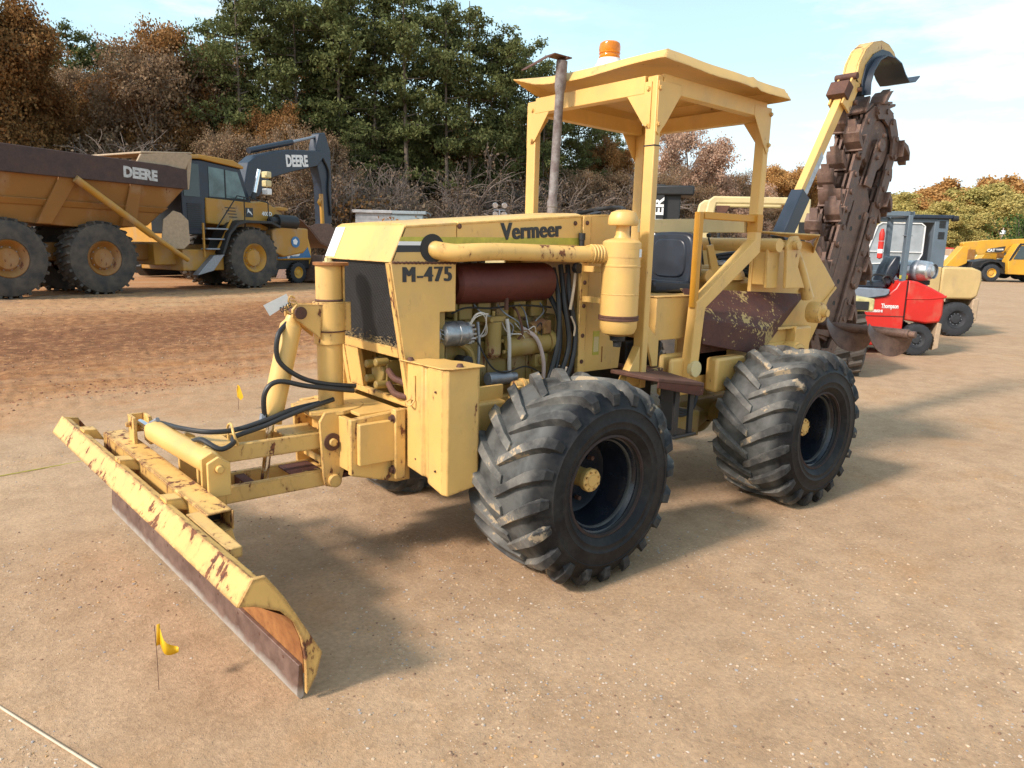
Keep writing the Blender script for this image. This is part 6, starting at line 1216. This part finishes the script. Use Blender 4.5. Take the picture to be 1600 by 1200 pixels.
def bare(seed, H=9.):
    """a leafless tangle: arching stems that fork three times"""
    q = random.Random(seed); mb = MB(); r = np.random.default_rng(seed); C_ = []
    def grow(p, d, L_, w, lev):
        e = p + d * L_ + Vector((q.uniform(-.2, .2), q.uniform(-.2, .2), -.06 * L_)); mid = p.lerp(e, .5) + Vector((q.uniform(-.1, .1), q.uniform(-.1, .1), .1 * L_)) 
        mb.tube([p, mid, e], lambda k: w * (1 - .45 * k), 3, 2, False)
        if lev >= 4:
            if q.random() < .5: C_.append(np.array(e) + r.normal(size=(5, 3)) * .18)
            return
        for _ in range(3 if lev else 5):
            nd = (d + Vector((q.gauss(0, .55), q.gauss(0, .55), q.gauss(.0, .42)))).normalized(); grow(p.lerp(e, q.uniform(.45, 1)), nd, L_ * q.uniform(.55, .85), w * .6, lev + 1)
    for s in range(3): az = q.random() * 6.28; grow(Vector((q.uniform(-.5, .5), q.uniform(-.5, .5), 0)), Vector((math.cos(az) * .35, math.sin(az) * .35, 1)).normalized(), H * .32, .10, 0)
    return mb.mesh('trunk', 'brush_twig', 0), mesh_quads('crown', quads(np.concatenate(C_), .06, 1.1, 1, r), LM['dead'])
def bush(seed, kind, H=4., n=150):
    q = random.Random(seed); r = np.random.default_rng(seed); mb = MB(); C_ = []
    for s in range(n // 3):
        az = q.random() * 6.28; rr2 = q.random() * 2.2; h = H * q.uniform(.4, 1.05); p = Vector((rr2 * math.cos(az), rr2 * math.sin(az), 0)); e = p + Vector((q.gauss(0, .7), q.gauss(0, .7), h))
        mb.tube([p, p.lerp(e, .5) + Vector((q.gauss(0, .25), q.gauss(0, .25), .2)), e], lambda k: .022 * (1 - k) + .007, 3, 3, False)
        for k in range(7): c = p.lerp(e, q.uniform(.2, 1)) ; C_.append(np.array(c) + r.normal(size=(14, 3)) * np.array([.35, .35, .28]))
    return mb.mesh('stems', 'brush_twig', 0), mesh_quads('foliage', quads(np.concatenate(C_), .085, 1.2, 1, r), LM[kind])
TM = {}
for k in range(4): TM['pine', k] = (*pine(20 + k, 18, (1., .8, 1.1, .65)[k]), 18.)
for k in range(3): TM['rust', k] = (*broad(40 + k, 'rust', 15, (1.6, .9, 2.1)[k]), 15.)
for k in range(3): TM['brown', k] = (*broad(50 + k, 'brown', 14, (.45, .8, .22)[k]), 14.)
for k in range(2): TM['orange', k] = (*broad(60 + k, 'orange', 13, (3.4, 2.4)[k]), 13.)
for k in range(3): TM['gold', k] = (*broad(70 + k, 'gold', 12, 4.6, .42, .05, .13), 12.)
for k in range(2): TM['goldorange', k] = (*broad(75 + k, 'orange', 12, 4.2, .42, .05, .13), 12.)
for k in range(2): TM['pink', k] = (*broad(80 + k, 'pink', 13, (.9, .6)[k], .34, .05), 13.)
for k in range(3): TM['bare', k] = (*bare(90 + k), 8.)
for k in range(3): TM['bush', k] = (*bush(100 + k, 'dead'), 4.)
TM['rustbush', 0] = (*bush(110, 'rust'), 4.); TM['greenbush', 0] = (*bush(111, 'green', 4, 200), 4.)
for k_ in list(TM):
    tm_, cm_, _h = TM[k_]; src = cm_ or tm_; zs = sorted(v.co.z for v in src.vertices); TM[k_] = (tm_, cm_, zs[int(len(zs) * .997)])
KN = {'pine': ('pine_tree', 'pine', 'tall dark green pine'), 'rust': ('oak_tree', 'tree', 'rust-leaved oak'), 'brown': ('thin_tree', 'tree', 'half-bare brown tree'), 'orange': ('maple_tree', 'tree', 'orange autumn tree'), 'gold': ('autumn_tree', 'tree', 'broad yellow-green autumn tree'), 'goldorange': ('autumn_tree', 'tree', 'broad orange autumn tree'), 'pink': ('autumn_tree', 'tree', 'pinkish tan autumn tree'), 'bare': ('bare_tree', 'tree', 'leafless grey tree'), 'bush': ('bush', 'bush', 'brown leafless bush'), 'rustbush': ('bush', 'bush', 'rust-brown bush'), 'greenbush': ('bush', 'bush', 'green bush')}
tq = random.Random(77)
def region(px):
    for lim, nm in ((70, 'above the left dump bed'), (210, 'above the DEERE lettering'), (345, 'above the truck cab'), (500, 'behind the excavator boom'), (680, 'above the shed'), (835, 'above the trencher hood'), (1010, 'behind the canopy'), (1180, 'right of the canopy post'), (1330, 'behind the digging chain'), (1460, 'above the grey cab')):
        if px < lim: return nm
    return 'above the telehandler'
FRONT = {}
def tree(kind, px, d, top=None, h=None, k=None, where=None, wide=None, front=True):
    kk = [i for (n_, i) in TM if n_ == kind]; k = tq.choice(kk) if k is None else k; tm, cm, H0 = TM[kind, k]; p = ground_at(px, d)
    if top is not None: v = ray(px, top + (26 if kind in ('rust', 'brown', 'orange') and d < 90 else 10 if kind == 'pine' else 0)); h = CAM.z + v.z * d
    s = h / H0; nm, cat, ds = KN[kind]; where = where or region(px)
    o = thing(nm, 'x', cat, p, tq.uniform(0, 360)); FRONT.setdefault((ds, where, 'front' if front else 'back'), []).append((px, o))
    w = s * (wide or (.82 if kind in ('rust', 'brown', 'pine') else 1)) * tq.uniform(.92, 1.1); o.scale = (w, w, s)
    for n_, me in (('trunk' if 'bush' not in kind else 'stems', tm), ('crown' if 'bush' not in kind else 'foliage', cm)):
        if me: c = bpy.data.objects.new(n_, me); COL.objects.link(c); c.parent = o
# the trees that make the skyline
for a_ in (('rust', -60, 44, -60), ('rust', -5, 46, -20), ('rust', 38, 50, 42), ('rust', -110, 46, -30), ('pine', 122, 64, 48), ('rust', 88, 60, 95), ('brown', 135, 58, 92), ('pine', 100, 70, 70), ('pine', 178, 66, 66), ('brown', 205, 56, 88), ('rust', 165, 54, 112), ('pine', 228, 66, 78),
           ('brown', 250, 52, 62), ('rust', 282, 55, 42), ('brown', 312, 56, 48), ('rust', 335, 60, 70), ('pine', 352, 64, 36), ('pine', 385, 54, -14), ('pine', 425, 57, -40), ('pine', 465, 55, -22), ('pine', 486, 62, 20), ('pine', 522, 56, -25), ('rust', 500, 66, 95), ('pine', 545, 60, -5), ('pine', 580, 57, 12), ('pine', 608, 62, 0), ('pine', 640, 56, -30), ('pine', 668, 62, 10), ('pine', 700, 57, 14), ('pine', 735, 59, 22), ('pine', 762, 60, 55), ('pine', 790, 60, 62), ('pine', 815, 64, 70), ('pine', 842, 62, 96), ('pine', 870, 66, 112), ('pine', 900, 66, 150), ('pine', 925, 70, 165), ('rust', 940, 68, 200), ('pine', 956, 76, 212), ('brown', 975, 74, 225),
           ('pink', 1062, 84, 205), ('brown', 1038, 80, 235), ('pine', 1096, 90, 238), ('pink', 1112, 86, 262), ('brown', 1142, 90, 272), ('brown', 1020, 78, 250), ('brown', 1085, 80, 265), ('pink', 1165, 98, 288), ('orange', 1215, 118, 266), ('orange', 1240, 122, 272), ('brown', 1190, 112, 300), ('orange', 1285, 126, 290)): tree(*a_)
# inner rows and the brush along the edge of the wood
for row, (dd, sp, h0, h1) in enumerate(((3, 48, 8, 11), (9, 42, 10, 13), (15, 38, 11, 14))):
    px = -230 + row * 17
    while px < 1010:
        t_ = max(0, min(1, (px - 500) / 500)); d = 50 + 20 * t_ + dd + tq.uniform(-1.5, 1.5); cut = 1 - .35 * max(0, (px - 820) / 180) if px > 820 else 1
        kind = tq.choice(['rust', 'brown', 'brown', 'rust', 'bare'] if px < 360 else (['pine', 'pine', 'pine', 'rust', 'brown', 'orange'] if px < 900 else ['brown', 'rust', 'brown', 'pine']))
        tree(kind, px, d, h=tq.uniform(h0, h1) * cut * (1 if kind != 'bare' else .8), front=False); px += sp * tq.uniform(.7, 1.3)
px = -220
while px < 1030:
    t_ = max(0, min(1, (px - 500) / 500)); d = 46.5 + 20 * t_ + tq.uniform(-1.5, 1.5); tree(tq.choice(['bare', 'bare', 'brown', 'bare', 'rust'] if px > 500 else ['brown', 'bare', 'brown', 'rust']), px, d, h=tq.uniform(5.5, 8.5)); px += tq.uniform(26, 44)
px = -220
while px < 1180:
    t_ = max(0, min(1, (px - 500) / 500)); d = 45 + 20 * t_ + max(0, px - 1000) * .15 + tq.uniform(-1.2, 1.8); tree(tq.choice(['bush', 'bush', 'bush', 'rustbush']), px, d, h=tq.uniform(2.6, 4.6)); px += tq.uniform(18, 32)
# far right: broad autumn trees
for kind, px, d, top in (('gold', 1385, 140, 312), ('gold', 1412, 136, 308), ('goldorange', 1436, 138, 306), ('gold', 1452, 134, 322), ('goldorange', 1470, 140, 291), ('gold', 1490, 134, 315), ('gold', 1508, 138, 300), ('goldorange', 1528, 142, 288), ('gold', 1545, 134, 296), ('goldorange', 1562, 144, 286), ('gold', 1580, 138, 310), ('brown', 1590, 150, 318), ('gold', 1530, 130, 330), ('gold', 1500, 130, 338), ('gold', 1470, 129, 340), ('gold', 1430, 130, 335), ('gold', 1560, 131, 335), ('greenbush', 1600, 110, 336), ('gold', 1345, 140, 325), ('goldorange', 1310, 136, 318), ('gold', 1365, 132, 338), ('gold', 1640, 138, 300), ('goldorange', 1670, 140, 305), ('brown', 1335, 128, 335), ('brown', 1270, 118, 325), ('brown', 1235, 112, 318), ('brown', 1200, 104, 320), ('brown', 1170, 98, 315), ('brown', 1300, 122, 330)):
    tree(kind, px, d, top, wide=1.25 if 'gold' in kind else 1)
ORD = ['leftmost', 'second', 'third', 'fourth', 'fifth', 'sixth', 'seventh', 'eighth', 'ninth', 'tenth', 'eleventh', 'twelfth', 'thirteenth', 'fourteenth', 'fifteenth', 'sixteenth', 'seventeenth', 'eighteenth']
for (ds, where, fb), L_ in FRONT.items():
    L_.sort(key=lambda q: q[0])
    for i, (px, o) in enumerate(L_):
        if fb == 'back': o['label'] = '%s in the shaded back rows %s' % (ds, where); o['group'] = '%ss in the back rows %s' % (ds, where)
        else:
            o['group'] = '%ss %s' % (ds, where)
            o['label'] = ('%s %s' % (ds, where)) if len(L_) == 1 else ('leftmost %s %s' % (ds, where) if i == 0 else 'rightmost %s %s' % (ds, where) if i == len(L_) - 1 else '%s %s from the left %s' % (ORD[i], ds, where))
